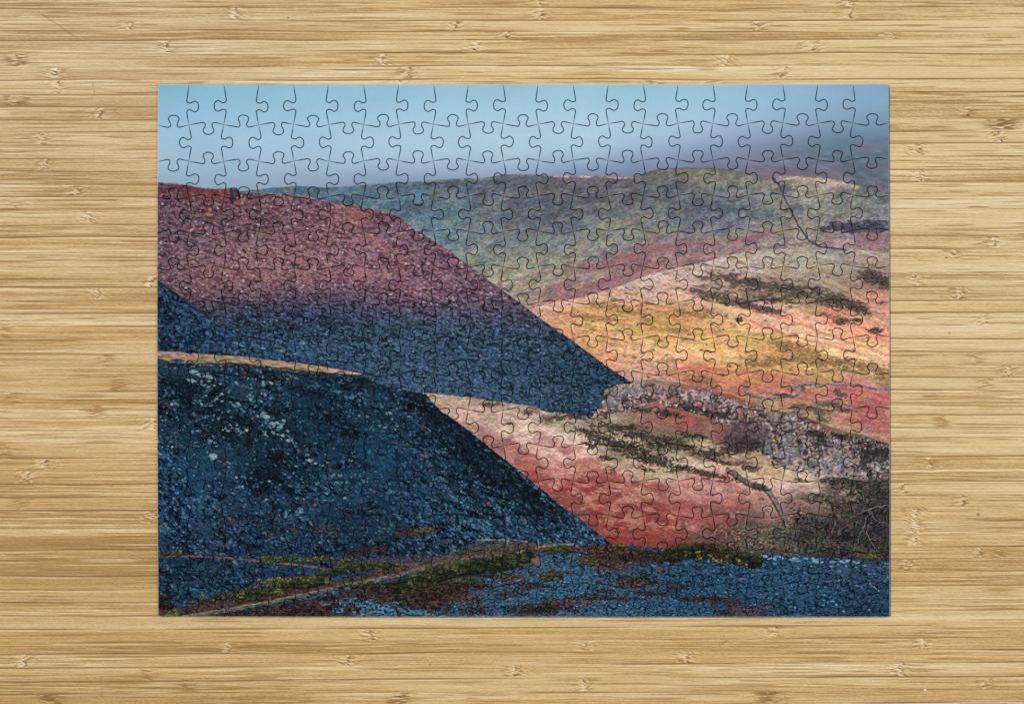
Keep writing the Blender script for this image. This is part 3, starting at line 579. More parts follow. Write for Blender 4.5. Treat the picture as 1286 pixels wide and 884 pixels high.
    k = (r1-.5)*1.1+(fbm(x, y, 2.4, 1.5, 15, 843, 2)-.5)*1.0+(fbm(x, y, 14, 6, 5, 844, 3)-.5)*.6
    cc = shade(c*np.array([1.0, .95, .92], F), k*.85, (98, 138, 168), .38)*(.66+.42*ss(e1, 0, .4))[..., None]
    sp = (r2 > .955)*(.2+.35*r1)
    cc = cc*(1-sp[..., None])+rgb(112, 152, 180)*sp[..., None]
    cc = cc*np.array([.91, 1.07, 1.12], F)
    over(reg, below(reg, foot, .9, 4, 1, 845), cc)
    for i in range(60):
        t = rr.uniform(955, 1085); blob(t, np.interp(t, [955,1054,1085], [697,702.5,704])+abs(rr.normal(0, 3)), rr.uniform(1.2, 4), rr.uniform(.7, 1.4), 8, (126,164,190), .7, (3, 2), .8, .3, seed=850+i % 10, vary=.2)
    stroke([(1040,730),(1075,722),(1092,711),(1116,712)], 1.0, (92,90,108), .6, 1.5, seed=862)
    stroke([(1092,732),(1104,742)], 1.2, (140,132,148), .7, .6, seed=863)
    B_ = (58, 42, 38)
    # brown banks
    def poly_band(topl, botl, col, seed, jag=2.0, vary=.5, alpha=1.0, ns=(5, 3)):
        xs = [p[0] for p in topl+botl]; ys = [p[1] for p in topl+botl]
        rg = box(min(xs), min(ys)-8, max(xs), max(ys)+8); x2, y2 = X[rg], Y[rg]
        mm = below(rg, topl, jag, 5, 1.2, seed)*(1-below(rg, botl, jag, 5, 1.2, seed+1))
        ax, bx = min(xs), max(xs)
        mm = mm*ss(x2, ax, ax+3)*(1-ss(x2, bx-3, bx)) if ax > 200 else mm*(1-ss(x2, bx-3, bx))
        kk = 1+vary*2*(fbm(x2, y2, ns[0], ns[1], 0, seed+2, 3)-.5)+vary*.6*(noise(x2, y2, 1.8, 1.3, 0, seed+3)-.5)*2
        over(rg, mm*alpha, rgb(*col)*np.clip(kk, .2, 2.5)[..., None])
    poly_band([(195,766),(215,764),(240,758),(281,752),(330,744),(380,736),(430,727),(470,718),(500,712),(560,705),(620,700)],
              [(195,790),(229,776),(281,767),(336,758),(385,748),(434,737),(495,724),(530,714),(560,712),(620,706)], (66,50,46), 870)
    poly_band([(250,774),(281,770),(336,762),(385,753),(434,743),(495,730),(530,722),(560,724),(590,732)],
              [(250,800),(400,800),(500,800),(530,775),(560,758),(590,742)], (50,39,38), 880, vary=.8)
    poly_band([(400,702),(440,706),(480,708),(510,703),(560,698),(600,686),(640,680),(700,683),(730,685)],
              [(400,704),(440,713),(480,718),(510,716),(560,712),(600,706),(640,702),(700,690),(730,687)], (80,62,52), 890, jag=3.2, vary=.5, alpha=.8)
    # blue scree patch showing through the lower bank
    for i, (bx, by, rx, ry) in enumerate([(430,756,14,5),(460,759,22,8),(490,765,26,9),(520,770,26,8),(470,770,30,7),(425,766,10,4),(440,752,12,3),(410,757,10,3)]):
        R = max(rx, ry)*1.3; rg = box(bx-R, by-R, bx+R, by+R); x2, y2 = X[rg], Y[rg]
        d = 1-np.hypot((x2-bx)/rx, (y2-by)/ry)+(fbm(x2, y2, 6, 3, 0, 900)-.5)*1.3
        e, a1, a2 = cells(x2, y2, 3.2, 2.0, 10, 901)
        over(rg, ss(d, .05, .3)*.95, rgb(48,86,112)*np.clip(.35+a1*1.1, 0, 2)[..., None]*(.6+.5*ss(e, 0, .4))[..., None])
    # thin upper path and its verge
    stroke([(198,697.5),(236,697.6),(282,700),(327,704.4),(361,708.5),(398,712.5),(416,715),(440,716)], 2.2, (92,70,70), .9, .5, .3, seed=905)
    stroke([(327,703.6),(361,707.5),(398,711.6)], 1.0, (128,104,98), .6, .4, seed=906)
    # pale track
    tr = [(222,776),(250,771.5),(281,766),(310,761),(336.6,756.5),(360,751),(385,746),(410,740.5),(434,735),(465,729),(495,722.6),(515,717.5),(532,713)]
    stroke(tr, 5.0, (98,92,76), .8, 1.0, .4, seed=907, soft=2.2)
    stroke([(p[0], p[1]-1.2) for p in tr], 1.3, (136,126,106), .6, .7, .3, seed=908, breaks=.3)
    stroke([(p[0], p[1]+.6) for p in tr], 1.2, (86,88,58), .7, .6, .3, seed=909, breaks=.35)
    stroke([(520,714),(545,708),(580,701),(612,698)], 3.5, (106,86,72), .7, 1.2, .4, seed=910, soft=2.4)
    stroke([(600,678),(620,677.5),(640,679),(660,680.5)], 3.2, (140,122,98), .7, 1.2, .4, seed=911, soft=2.2, breaks=.3)
    stroke([(610,701),(626,698),(645,696),(662,692),(680,685.5),(700,683.5),(725,684)], 3.0, (146,128,104), .75, 1.2, .35, seed=912, soft=2.2, breaks=.2)
    stroke([(606,675),(606.5,680)], 1, (140,136,130), .6, .2, seed=913); stroke([(676,677),(676.5,690)], 1, (150,148,146), .6, .2, seed=914)
    stroke([(637,678),(637,684)], 1, (150,148,146), .5, .2, seed=915)
    # small mounds
    blob(520, 668, 32, 5, -4, (58,44,34), .9, (5, 2.4), 1.3, .3, seed=920)
    blob(535, 665, 13, 3, 0, (92,86,44), .8, (4, 2), 1.2, .3, seed=921)
    blob(462, 690, 26, 4, -8, (50,36,34), .85, (5, 2.4), 1.5, .3, seed=922)
    blob(445, 694, 16, 3.5, -6, (54,34,32), .85, (5, 2.4), 1.3, .3, seed=923)
    blob(410, 667, 18, 5, 8, (96,66,64), .4, (6, 3), 1.4, .4, seed=924)
    blob(292, 655, 16, 6, 0, (74,54,64), .4, (6, 3), 1.4, .4, seed=925)
    blob(500, 701, 40, 4, -3, (74,58,64), .6, (6, 3), 1.4, .4, seed=926)
    for i, (bx, by) in enumerate([(272,638),(340,671),(368,665),(372,668),(207,658),(334,668),(288,651)]):
        blob(bx, by, 4, 2, 0, (84,72,44), .75, (3, 2), 1.0, .3, seed=927+i)
    # foreground brown patches
    for i, (bx, by, rx, ry) in enumerate([(760,694,30,6),(782,700,34,6),(800,694,30,5),(745,700,14,5),(835,702,20,5),(752,688,20,3),(770,706,30,4),(640,700,12,4),(560,765,14,5),(575,750,26,7),(550,745,30,8),(600,765,22,6),(640,725,30,5),(668,735,22,5),(690,762,38,8),(720,755,34,6),(740,750,24,4),(655,765,20,8),
                                         (770,690,34,5),(800,700,40,7),(830,697,24,5),(770,712,22,5),(800,728,26,4),(820,745,24,4),(790,733,30,5),(850,738,20,3),(640,745,24,5),(740,705,24,4),
                                         (890,752,26,5),(920,757,22,5),(935,768,26,4),(905,768,18,3),(870,752,14,3),(960,761,12,2),(930,722,6,3),(760,742,14,3),(715,690,14,4),(560,728,30,7),(600,735,20,6),
                                         (830,716,8,2),(750,731,6,2),(650,712,18,4),(700,718,22,3),(590,720,30,5),(780,752,14,3)]):
        blob(bx, by, rx, ry, 2, (46,34,31) if i % 3 else (68,46,38), .9, (4.5, 1.9), 2.1, .35, seed=940+i, vary=.7)
    # gorse and grass tufts
    def tufts(line, n, wy, cols, seed, size=(1.6, 4)):
        r = np.random.default_rng(seed)
        lx = [p[0] for p in line]; ly = [p[1] for p in line]
        for i in range(n):
            t = r.uniform(lx[0], lx[-1]); yy = np.interp(t, lx, ly)+r.uniform(-1, 1)*wy
            s_ = r.uniform(*size)
            blob(t, yy+s_*.6, s_*1.3, s_*.7, 0, tuple(v*.45 for v in cols[0]), .6, (3, 2), .9, .3, seed=seed+i % 17)
            blob(t, yy, s_*1.2, s_*.8, r.uniform(-20, 10), cols[int(r.integers(len(cols)))], .75, (2.4, 2), 1.0, .3, seed=seed+i % 23, vary=.5)
    G = [(42,54,36),(54,64,40),(32,44,32),(66,72,46),(46,56,36)]
    tufts([(238,756),(262,752),(282,747),(300,744),(321,738)], 55, 3, G+[(96,76,62)], 1000, (1.5, 3.2))
    tufts([(300,747),(330,741),(361,733),(385,730),(410,725)], 150, 6, G+[(92,88,44)], 1010, (2.2, 4.8))
    tufts([(325,730),(345,728),(375,727),(398,724)], 40, 3, [(116,106,42),(92,90,42),(72,76,40)], 1020, (1.4, 2.8))
    tufts([(398,722),(420,716),(443,712),(470,709),(500,712)], 90, 4, G, 1030, (1.6, 3.6))
    tufts([(325,701),(360,702),(400,701),(440,704),(480,707)], 90, 2.4, [(70,80,36),(92,94,42),(58,64,36)], 1040, (1.4, 3.0))
    tufts([(205,770),(225,767)], 16, 3, [(70,88,40),(88,92,52),(50,60,34)], 1050, (1.6, 3))
    tufts([(198,752),(214,756)], 26, 8, [(30,38,30),(24,30,26),(44,48,38)], 1060, (2, 4))
    tufts([(198,696),(226,694)], 18, 2, [(92,94,40),(60,66,32)], 1070, (1.5, 3))
    tufts([(425,738),(440,735),(480,732),(505,728)], 40, 3, [(46,50,34),(58,62,38)], 1080, (1.5, 3.2))
    tufts([(498,738),(530,726),(560,718),(590,711),(630,706),(668,697)], 260, 7, [(44,54,34),(56,66,40),(32,42,30),(72,78,46),(40,46,32),(26,34,28)], 1090, (2.2, 5.4))
    tufts([(505,742),(545,735),(600,728)], 40, 4, [(70,72,42),(50,52,34)], 1100, (1.8, 3.4))
    tufts([(690,690),(705,688),(716,690)], 30, 3, [(70,80,38),(54,60,34)], 1110, (1.8, 3.4))
    tufts([(728,705),(738,703),(750,706)], 26, 4, [(60,66,34),(74,78,40)], 1120, (1.8, 3.4))
    tufts([(680,724),(705,724)], 22, 4, [(54,58,32),(70,72,38)], 1130, (1.8, 3.2))
    tufts([(665,764),(700,762)], 26, 4, [(48,48,30),(38,38,28)], 1140, (1.8, 3.4))
    tufts([(345,744),(356,744)], 10, 2, [(76,84,42)], 1145, (2, 3))
    tufts([(770,684),(785,684)], 12, 1, [(90,88,36),(60,66,34)], 1150, (1.8, 3))
    gor = [(832,694),(845,690),(860,686),(880,685),(900,687),(920,692),(940,697),(955,701)]
    tufts(gor, 130, 3.0, [(54,58,34),(42,48,30),(70,70,38)], 1160, (1.8, 4))
    tufts([(p[0], p[1]+7) for p in gor[1:]], 170, 6, [(44,50,32),(32,38,27),(58,60,36),(50,54,34),(24,28,22)], 1170, (1.8, 4.4))
    tufts([(860,694),(885,697),(925,703),(940,707)], 30, 6, [(120,108,42),(98,92,42)], 1180, (1.0, 2.2))
    tufts([(1075,697),(1092,698),(1108,700)], 30, 3, [(88,84,44),(66,62,40)], 1190, (1.6, 3))
    tufts([(208,773),(222,771)], 8, 1, [(96,110,52)], 1195, (1.4, 2.4))
    blob(674, 704, 7, 5, 0, (130,92,78), .9, (3, 3), .8, .25, seed=1197, vary=.2)
    # very fine grain everywhere except sky
    land = ss(Y+(X-195)*.03, 236, 262)
    for c0, c1 in ((0, X.shape[0]),):
        lum = (I*np.array([.30, .59, .11], F)).sum(-1, keepdims=True)
        sat = (1-.17*land)[..., None]
        I[:] = lum+(I-lum)*sat
    ch = np.stack([noise(X, Y, 2.3, 2.0, 0, 1201+q) for q in range(3)], -1)-.5
    ch -= ch.mean(-1, keepdims=True)
    I[:] = I+ch*(.035+.10*np.sqrt(np.clip(lum, 0, 1)))*land[..., None]*.85
    k = (noise(X, Y, 1.1, 1.1, 0, 1200)-.5)*.12
    I[:] = I*(1+k*land)[..., None]
    # the print is crisp: local contrast
    def blur(A, r):
        for ax in (0, 1):
            B_ = np.zeros_like(A)
            for q in range(-r, r+1): B_ += np.roll(A, q, ax)
            A = B_/(2*r+1)
        return A
    I[:] = np.clip(I, 0, 1)
    dkz = 1-ss(blur(lum, 6)[..., 0], .22, .38)
    blu = ss(blur(I[..., 2:3]-I[..., 0:1], 4)[..., 0], .05, .16)*dkz
    I[:] = np.clip(I, 0, 1)
    lum = (I*np.array([.30, .59, .11], F)).sum(-1, keepdims=True)
    I[:] = lum+(I-lum)*(1-.14*blu*land)[..., None]
    I[:] = I*(1+.02*dkz*land)[..., None]
    I[:] = I+(I-blur(I, 2))*((.55+.5*dkz)*land)[..., None]
    return np.clip(I, .012, .97), gx, gy

# ------------------------------------------------------------------ bamboo board colour
SEAMS = [(-22,-23),(-6,-7),(10.5,9),(26,24.6),(38.5,39),(51,49),(67.5,67),(84.5,82),(101,99),(119,115),(134,133),(151,149),(166,165),(182,180),(199,196),(215,213),(232,229),
         (248,247),(265,262),(283,279),(298,295),(314,312),(328,327),(344,342),(361,360),(378,377),(395,391),(411,408),(428,425),(444,441),(459,458),(475,474),(492,490),(509,506),(525,521),
         (541,537),(557,554),(575,572),(591,589),(608,605),(625,622),(642,637),(659,654),(675,670),(691,686),(708,701),(723,717),(741,735),(757,750),(774,766),(791,784),(808,800),
         (823,815),(839,831),(856,849),(872,866),(888,882),(905,898)]
KNOTS = [(293,12,1),(296,20,1),(160,37,1),(207,57,1),(22,70,2),(67,97,1),(570,32,1),(594,56,1),(480,72,1),(511,88,1),(498,101,1),(675,3,1),(677,22,1),(950,35,1),(911,72,1),(895,102,1),(820,100,3),
         (1065,5,1),(1066,21,1),(1116,45,1),(1018,56,1),(982,90,1),(635,45,1),(20,125,2),(70,103,1),(121,136,1),(52,172,1),(55,205,1),(93,236,1),(15,253,3),(110,277,1),(188,354,1),(122,371,1),
         (134,453,3),(147,486,3),(120,517,3),(15,499,3),(4,412,3),(190,535,1),(55,583,1),(32,603,1),(25,632,3),(188,650,1),(5,570,3),(27,827,1),(185,842,3),(235,858,3),(62,880,2),(283,813,1),
         (463,798,1),(435,831,1),(502,877,2),(645,843,1),(735,810,1),(732,861,1),(862,826,1),(1159,807,1),(1130,838,1),(1238,856,1),(972,791,1),(968,876,2),(1213,142,1),(1258,158,2),(1152,188,1),
         (1155,220,1),(1248,303,1),(1196,320,1),(1150,352,1),(1205,368,1),(1236,400,1),(1225,450,3),(1266,465,1),(1238,483,3),(1183,532,3),(1167,585,1),(1134,612,1),(1207,626,1),(1150,642,1),(1150,660,1),
         (1148,676,1),(1230,692,1),(1255,692,3),(1138,706,1),(1262,150,2),(1255,175,1)]

def paint_wood(gx, gy):
    X, Y = np.meshgrid(gx.astype(F), gy.astype(F))
    r = np.random.default_rng(77)
    sl = list(SEAMS)
    a, b = sl[0]
    while a > -900: a -= 16.4; b -= 16.4; sl.insert(0, (a, b))
    a, b = sl[-1]
    while a < 1800: a += 16.5; b += 16.3; sl.append((a, b))
    L = np.array([p[0] for p in sl]); R = np.array([p[1] for p in sl])
    T = np.clip(X, -700, 2000)/1286.0
    wob = (noise(X, Y, 160, 30, 0, 2001)-.5)*2.6
    Yw = Y+wob
    # strip coordinate: solve with the seam lines at this column
    mid = L
    yl = Yw.copy()
    D = np.interp(yl, L, R-L).astype(F)
    for _ in range(3):
        yl = Yw-D*T
        D = np.interp(yl, L, R-L).astype(F)
    yl = Yw-D*T
    idx = np.clip(np.searchsorted(L, yl)-1, 0, len(L)-2)
    w = (L[1:]-L[:-1])[idx]
    v = ((yl-L[idx])/w).astype(F)
    rnd = r.random(len(L)).astype(F); rnd2 = r.random(len(L)).astype(F)
    # tones seen on given strips
    for yy, t in [(683,.02),(716,.06),(815,.12),(207,.62),(330,.8),(190,.3),(640-1,.3),(650,.1),(257,.75),(306,.35),(419,.8),(880,.15),(848,.7),(17,.35),(32,.7),(45,.15),(60,.65),(76,.35),(93,.8),(224,.25)]:
        rnd[np.searchsorted(L, yy)-1] = t
    off = idx.astype(F)*53.7
    # fibres bend where they pass a node
    Yf = Y.copy()
    kr0 = np.random.default_rng(909)
    for (kx, ky, kind) in KNOTS:
        x0, x1 = np.searchsorted(gx, [kx-42, kx+42]); y0, y1 = np.searchsorted(gy, [ky-10, ky+10])
        if x1-x0 < 3 or y1-y0 < 3: continue
        q = (slice(y0, y1), slice(x0, x1)); dx = X[q]-kx; dy = Y[q]-ky
        amp = kr0.uniform(1.5, 3.6)*(1 if kr0.random() < .5 else -1)
        Yf[q] += (amp*np.exp(-(dx/kr0.uniform(5, 10))**2)+kr0.uniform(-1.6, 1.6)*np.sin(dx/kr0.uniform(3, 6))*np.exp(-(dx/13)**2))*np.exp(-(dy/6.5)**2)
    # grain: long fibres, denser towards one side of every strip (the outer wall of the culm)
    side = np.where(rnd2[idx] > .5, v, 1-v)
    g1 = noise(X+off*31, Yf, 170, 2.6, 0, 2003)
    g2 = noise(X+off*17, Yf, 90, 1.35, 0, 2005)
    g3 = noise(X+off*11, Yf, 38, .95, 0, 2007)
    g4 = noise(X+off*7, Y, 240, 5.5, 0, 2009)
    g5 = noise(X, Y, 3.2, 1.1, 0, 2011)
    lowx = noise(X+off*91, Y*0+idx*3.1, 260, 1, 0, 2013)
    busy = ss(noise(X+off*41, Y*0+idx*9.1, 190, 1, 0, 2070), .2, .8)
    tone = .34*(rnd[idx]-.56)+.30*(lowx-.5)+.24*(g4-.5)+(.30*(g1-.5)+.32*(g2-.5)+.22*(g3-.5))*(.35+.95*busy)+.10*(g5-.5)+.10*(noise(X, Y, 1.3, 1.0, 0, 2050)-.5)
    # board colour with uneven lighting painted in: brighter right, greyer upper left, warmer bottom
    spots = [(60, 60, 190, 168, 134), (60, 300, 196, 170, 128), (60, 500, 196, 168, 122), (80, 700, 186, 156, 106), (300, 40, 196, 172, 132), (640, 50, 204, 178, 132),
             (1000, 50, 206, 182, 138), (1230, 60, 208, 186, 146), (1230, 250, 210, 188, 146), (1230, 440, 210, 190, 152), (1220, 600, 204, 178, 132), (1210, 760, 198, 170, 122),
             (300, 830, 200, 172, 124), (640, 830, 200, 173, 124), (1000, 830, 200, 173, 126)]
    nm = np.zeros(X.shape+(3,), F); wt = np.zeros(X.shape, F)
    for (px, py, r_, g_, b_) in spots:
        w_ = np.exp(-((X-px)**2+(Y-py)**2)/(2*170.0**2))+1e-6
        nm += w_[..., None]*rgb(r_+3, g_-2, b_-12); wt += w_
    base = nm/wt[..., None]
    tone = tone+.07+.20*(.3+.9*busy)*(noise(X+off*13, Yf, 24, 1.1, 0, 2060)-.5)+.20*(noise(X, Y, 1.7, 1.0, 0, 2061)-.5)+.10*(noise(X, Y, 4.5, .9, 0, 2062)-.5)
    up = np.clip(tone, 0, 1)[..., None]; dn = np.clip(-tone, 0, 1)[..., None]
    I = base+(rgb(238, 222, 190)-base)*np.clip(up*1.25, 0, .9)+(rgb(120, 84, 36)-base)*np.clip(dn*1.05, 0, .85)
    for (ya, yb_, xa, xb, st_) in [(675,691,-400,330,.20),(708,723,-400,300,.18),(808,822,100,700,.16),(592,606,900,1500,.10),(654,668,1100,1500,.12),(26,50,180,420,.10),(85,100,60,330,.08)]:
        yc = (ya+yb_)/2; m = np.exp(-(np.abs(Yw-yc)/((yb_-ya)*.5))**6)*ss(X, xa-90, xa+60)*(1-ss(X, xb-90, xb+60))*st_*(.6+.8*g1)
        I = I*(1-m[..., None])+rgb(120, 82, 34)*m[..., None]
    # brown fibre bundles
    s1 = noise(X+off*5, Yf, 75, 1.5, 0, 2015)
    m = ss(s1+.10*side, .74, .93)*.42
    I = I*(1-m[..., None])+rgb(150, 112, 60)*m[..., None]
    s3 = noise(X+off*19, Yf, 42, 1.15, 0, 2016)
    m = ss(s3+.08*side, .80, .95)*.5*(.25+.75*busy)
    I = I*(1-m[..., None])+rgb(138, 100, 50)*m[..., None]
    s4 = noise(X+off*23, Yf, 60, 1.3, 0, 2018)
    m = ss(s4, .80, .96)*.5*(.3+.7*busy)
    I = I*(1-m[..., None])+rgb(234, 216, 182)*m[..., None]
    s2 = noise(X+off*3, Yf, 120, 2.0, 0, 2017)
    m = ss(s2, .78, .95)*.45
    I = I*(1-m[..., None])+rgb(232, 208, 168)*m[..., None]
    # seams
    dv = np.minimum(v, 1-v)*w
    ns = noise(X+off*2, Y*0+idx*5.3, 90, 1, 0, 2019)
    upper = v < .5
    ndl = noise(X, Y*0+(idx+np.where(upper, 0, 1))*7.7, 110, 1, 0, 2021)
    amp = ss(ndl, .22, .85)
    m = np.exp(-(dv/.8)**2)*amp*.66
    I = I*(1-m[..., None])+rgb(118, 84, 40)*m[..., None]
    m = np.exp(-(dv/3.0)**2)*amp*.26*(~upper)
    I = I*(1-m[..., None])+rgb(148, 110, 58)*m[..., None]
    m = np.exp(-((dv-2.0)/1.1)**2)*upper*ss(ns, .3, .8)*.35
    I = I*(1-m[..., None])+rgb(236, 214, 176)*m[..., None]
    # culm nodes
    xs_, ys_ = gx, gy
    more = []
    for k in range(230):
        more.append((r.uniform(-1100, 2400), r.uniform(-900, 1800), int(r.choice([1, 1, 1, 3, 2]))))
    more = [q for q in more if not (-15 < q[0] < 1300 and -12 < q[1] < 900)]
    inner = [(r.uniform(230, 1090), r.uniform(115, 765), 1) for _ in range(60)]
    for ki, (kx, ky, kind) in enumerate(KNOTS+more+inner):
        x0, x1 = np.searchsorted(xs_, [kx-48, kx+48]); y0, y1 = np.searchsorted(ys_, [ky-14, ky+14])
        if x1-x0 < 3 or y1-y0 < 3: continue
        sl_ = (slice(y0, y1), slice(x0, x1)); x, y = X[sl_], Y[sl_]
        iy = min(len(gy)-1, int(np.searchsorted(gy, ky))); ix = min(len(gx)-1, int(np.searchsorted(gx, kx)))
        ms = (idx[sl_] == idx[iy, ix])
        vv = v[sl_]; hm = ms*ss(np.minimum(vv, 1-vv), 0, .12)
        kr = np.random.default_rng(3000+ki)
        lean = kr.uniform(-.25, .25); bend = kr.uniform(-2.2, 2.2)
        cx = kx+(y-ky)*lean+bend*np.sin(vv*5+kr.uniform(0, 6))
        dx = x-cx
        if kind == 1:
            halo = np.exp(-(dx/15)**2)*hm
            n = fbm(x, y, 6, 1.5, kr.uniform(-22, 22), 3100+ki % 9, 2)
            m = halo*ss(n, .50, .72)*kr.uniform(.3, .75)
            I[sl_] = I[sl_]*(1-m[..., None])+rgb(140, 98, 48)*m[..., None]
            m = halo*ss(n, .46, .28)*.55 if False else halo*(1-ss(n, .30, .46))*kr.uniform(.2, .6)
            I[sl_] = I[sl_]*(1-m[..., None])+rgb(238, 218, 180)*m[..., None]
            core = np.exp(-(dx/kr.uniform(2.2, 6.0))**2)*hm
            n = fbm(x, y, 2.6, 1.7, kr.uniform(-40, 40), 3120+ki % 7, 2)
            m = core*ss(n, .46, .62)*kr.uniform(.3, .7)
            I[sl_] = I[sl_]*(1-m[..., None])+rgb(242, 226, 192)*m[..., None]
            m = np.exp(-((dx-3.2)/2.2)**2)*hm*(1-ss(n, .36, .52))*kr.uniform(.35, .8)
            I[sl_] = I[sl_]*(1-m[..., None])+rgb(112, 76, 36)*m[..., None]
        else:
            wx = kr.uniform(9, 14) if kind == 3 else kr.uniform(14, 20)
            n = fbm(x, y, 9, 1.8, kr.uniform(-8, 8), 3140+ki % 9, 3)
            halo = np.exp(-np.abs(dx/wx)**2.4)*hm
            m = halo*ss(n, .36, .62)*(.62 if kind == 3 else .75)
            I[sl_] = I[sl_]*(1-m[..., None])+(rgb(150, 108, 54) if kind == 3 else rgb(122, 88, 46))*m[..., None]
    yb = (np.roll(I, 1, 0)+I+np.roll(I, -1, 0)+np.roll(I, 2, 0)+np.roll(I, -2, 0))/5
    I = I+(I-yb)*.75
    # small specks and nicks
    for (kx, ky, rr_, c, al) in [(361.5,22.3,1.1,(60,44,30),.9),(540,835,1.0,(90,64,36),.9),(77,419,1.0,(120,84,44),.8),(1193,418,1.1,(120,90,50),.9),(1162.5,866.5,1.5,(250,252,250),1),
                                 (1229,646,2.0,(88,80,56),.7),(1230,640,1.0,(110,96,66),.6),(325,83,.9,(110,76,40),.8),(440,67,.8,(120,86,44),.8)]:
        x0, x1 = np.searchsorted(xs_, [kx-5, kx+5]); y0, y1 = np.searchsorted(ys_, [ky-5, ky+5])
        sl_ = (slice(y0, y1), slice(x0, x1)); m = np.exp(-(np.hypot(X[sl_]-kx, Y[sl_]-ky)/rr_)**3)*al
        I[sl_] = I[sl_]*(1-m[..., None])+rgb(*c)*m[..., None]
    def scratch(p, q, wd, c, al):
        x0, x1 = np.searchsorted(xs_, [min(p[0], q[0])-3, max(p[0], q[0])+3]); y0, y1 = np.searchsorted(ys_, [min(p[1], q[1])-3, max(p[1], q[1])+3])
        sl_ = (slice(y0, y1), slice(x0, x1)); x, y = X[sl_], Y[sl_]
        dx, dy = q[0]-p[0], q[1]-p[1]; tt = np.clip(((x-p[0])*dx+(y-p[1])*dy)/(dx*dx+dy*dy), 0, 1)
        m = ss((wd-np.hypot(x-p[0]-tt*dx, y-p[1]-tt*dy))/wd)*al
        I[sl_] = I[sl_]*(1-m[..., None])+rgb(*c)*m[..., None]
    scratch((52,18), (101,51), 1.3, (128,100,66), .5)
    scratch((904,811), (913,804), 1.2, (120,88,48), .8)
    scratch((126,850), (127,874), 1.1, (130,98,58), .5)
    scratch((115,100), (118,118), 1.2, (146,118,80), .5)
    return np.clip(I, .02, .97)

# --- PREVIEW CUT ---
# ------------------------------------------------------------------ scene scale: photograph pixel -> metres
U = 0.0004545            # the sheet is about 418 mm wide
CX, CY = 643.0, 442.0
TH = 0.0016              # board thickness of the puzzle
def wx(x): return (x-CX)*U
def wy(y): return (CY-y)*U
def lin(c):
    c = np.asarray(c, dtype=np.float64)
    return np.where(c <= .04045, c/12.92, ((c+.055)/1.055)**2.4)
GAIN_PRINT = 1.025
GAIN_WOOD = 1.0

sc = bpy.context.scene
col = sc.collection

def material(name, rough=.5, spec=.5, attr=None, color=(.5, .5, .5), bump=None, var=None, coat=0):
    m = bpy.data.materials.new(name); m.use_nodes = True
    nt = m.node_tree; N = nt.nodes; Lk = nt.links
    bs = N['Principled BSDF']
    bs.inputs['Roughness'].default_value = rough
    bs.inputs['Specular IOR Level'].default_value = spec
    bs.inputs['Coat Weight'].default_value = coat
    bs.inputs['Coat Roughness'].default_value = .35
    tc = N.new('ShaderNodeTexCoord')
    mp = N.new('ShaderNodeMapping'); Lk.new(tc.outputs['Object'], mp.inputs['Vector'])
    nz = N.new('ShaderNodeTexNoise'); Lk.new(mp.outputs['Vector'], nz.inputs['Vector'])
    if attr:
        src = N.new('ShaderNodeVertexColor'); src.layer_name = attr; cout = src.outputs['Color']
    else:
        src = N.new('ShaderNodeRGB'); src.outputs[0].default_value = (*color, 1); cout = src.outputs[0]
    if var:
        sx, sy, sz, scale, amt = var
        mp.inputs['Scale'].default_value = (sx, sy, sz)
        nz.inputs['Scale'].default_value = scale; nz.inputs['Detail'].default_value = 3
        mr = N.new('ShaderNodeMapRange')
        mr.inputs['From Min'].default_value = .25; mr.inputs['From Max'].default_value = .75
        mr.inputs['To Min'].default_value = 1-amt; mr.inputs['To Max'].default_value = 1+amt
        Lk.new(nz.outputs['Fac'], mr.inputs['Value'])
        vm = N.new('ShaderNodeVectorMath'); vm.operation = 'SCALE'
        Lk.new(cout, vm.inputs[0]); Lk.new(mr.outputs['Result'], vm.inputs['Scale'])
        cout = vm.outputs['Vector']
    Lk.new(cout, bs.inputs['Base Color'])
    if bump:
        bp = N.new('ShaderNodeBump'); bp.inputs['Strength'].default_value = bump[0]; bp.inputs['Distance'].default_value = bump[1]
        Lk.new(nz.outputs['Fac'], bp.inputs['Height']); Lk.new(bp.outputs['Normal'], bs.inputs['Normal'])
    return m

M_PRINT = material('matt_printed_paper', rough=.75, spec=.07, attr='ink', var=(1, 1, 1, 2600, .02), bump=(.12, .00006))
M_CARD = material('shaded_cardboard_edge', rough=.9, spec=.1, color=(.045, .045, .05), var=(1, 1, 4, 900, .25))  # cardboard coloured near-black: the shade inside the cuts is put into its colour
M_WOOD = material('oiled_bamboo', rough=.55, spec=.25, attr='ink', var=(.16, 1.6, 1, 1500, .05), bump=(.18, .00010))

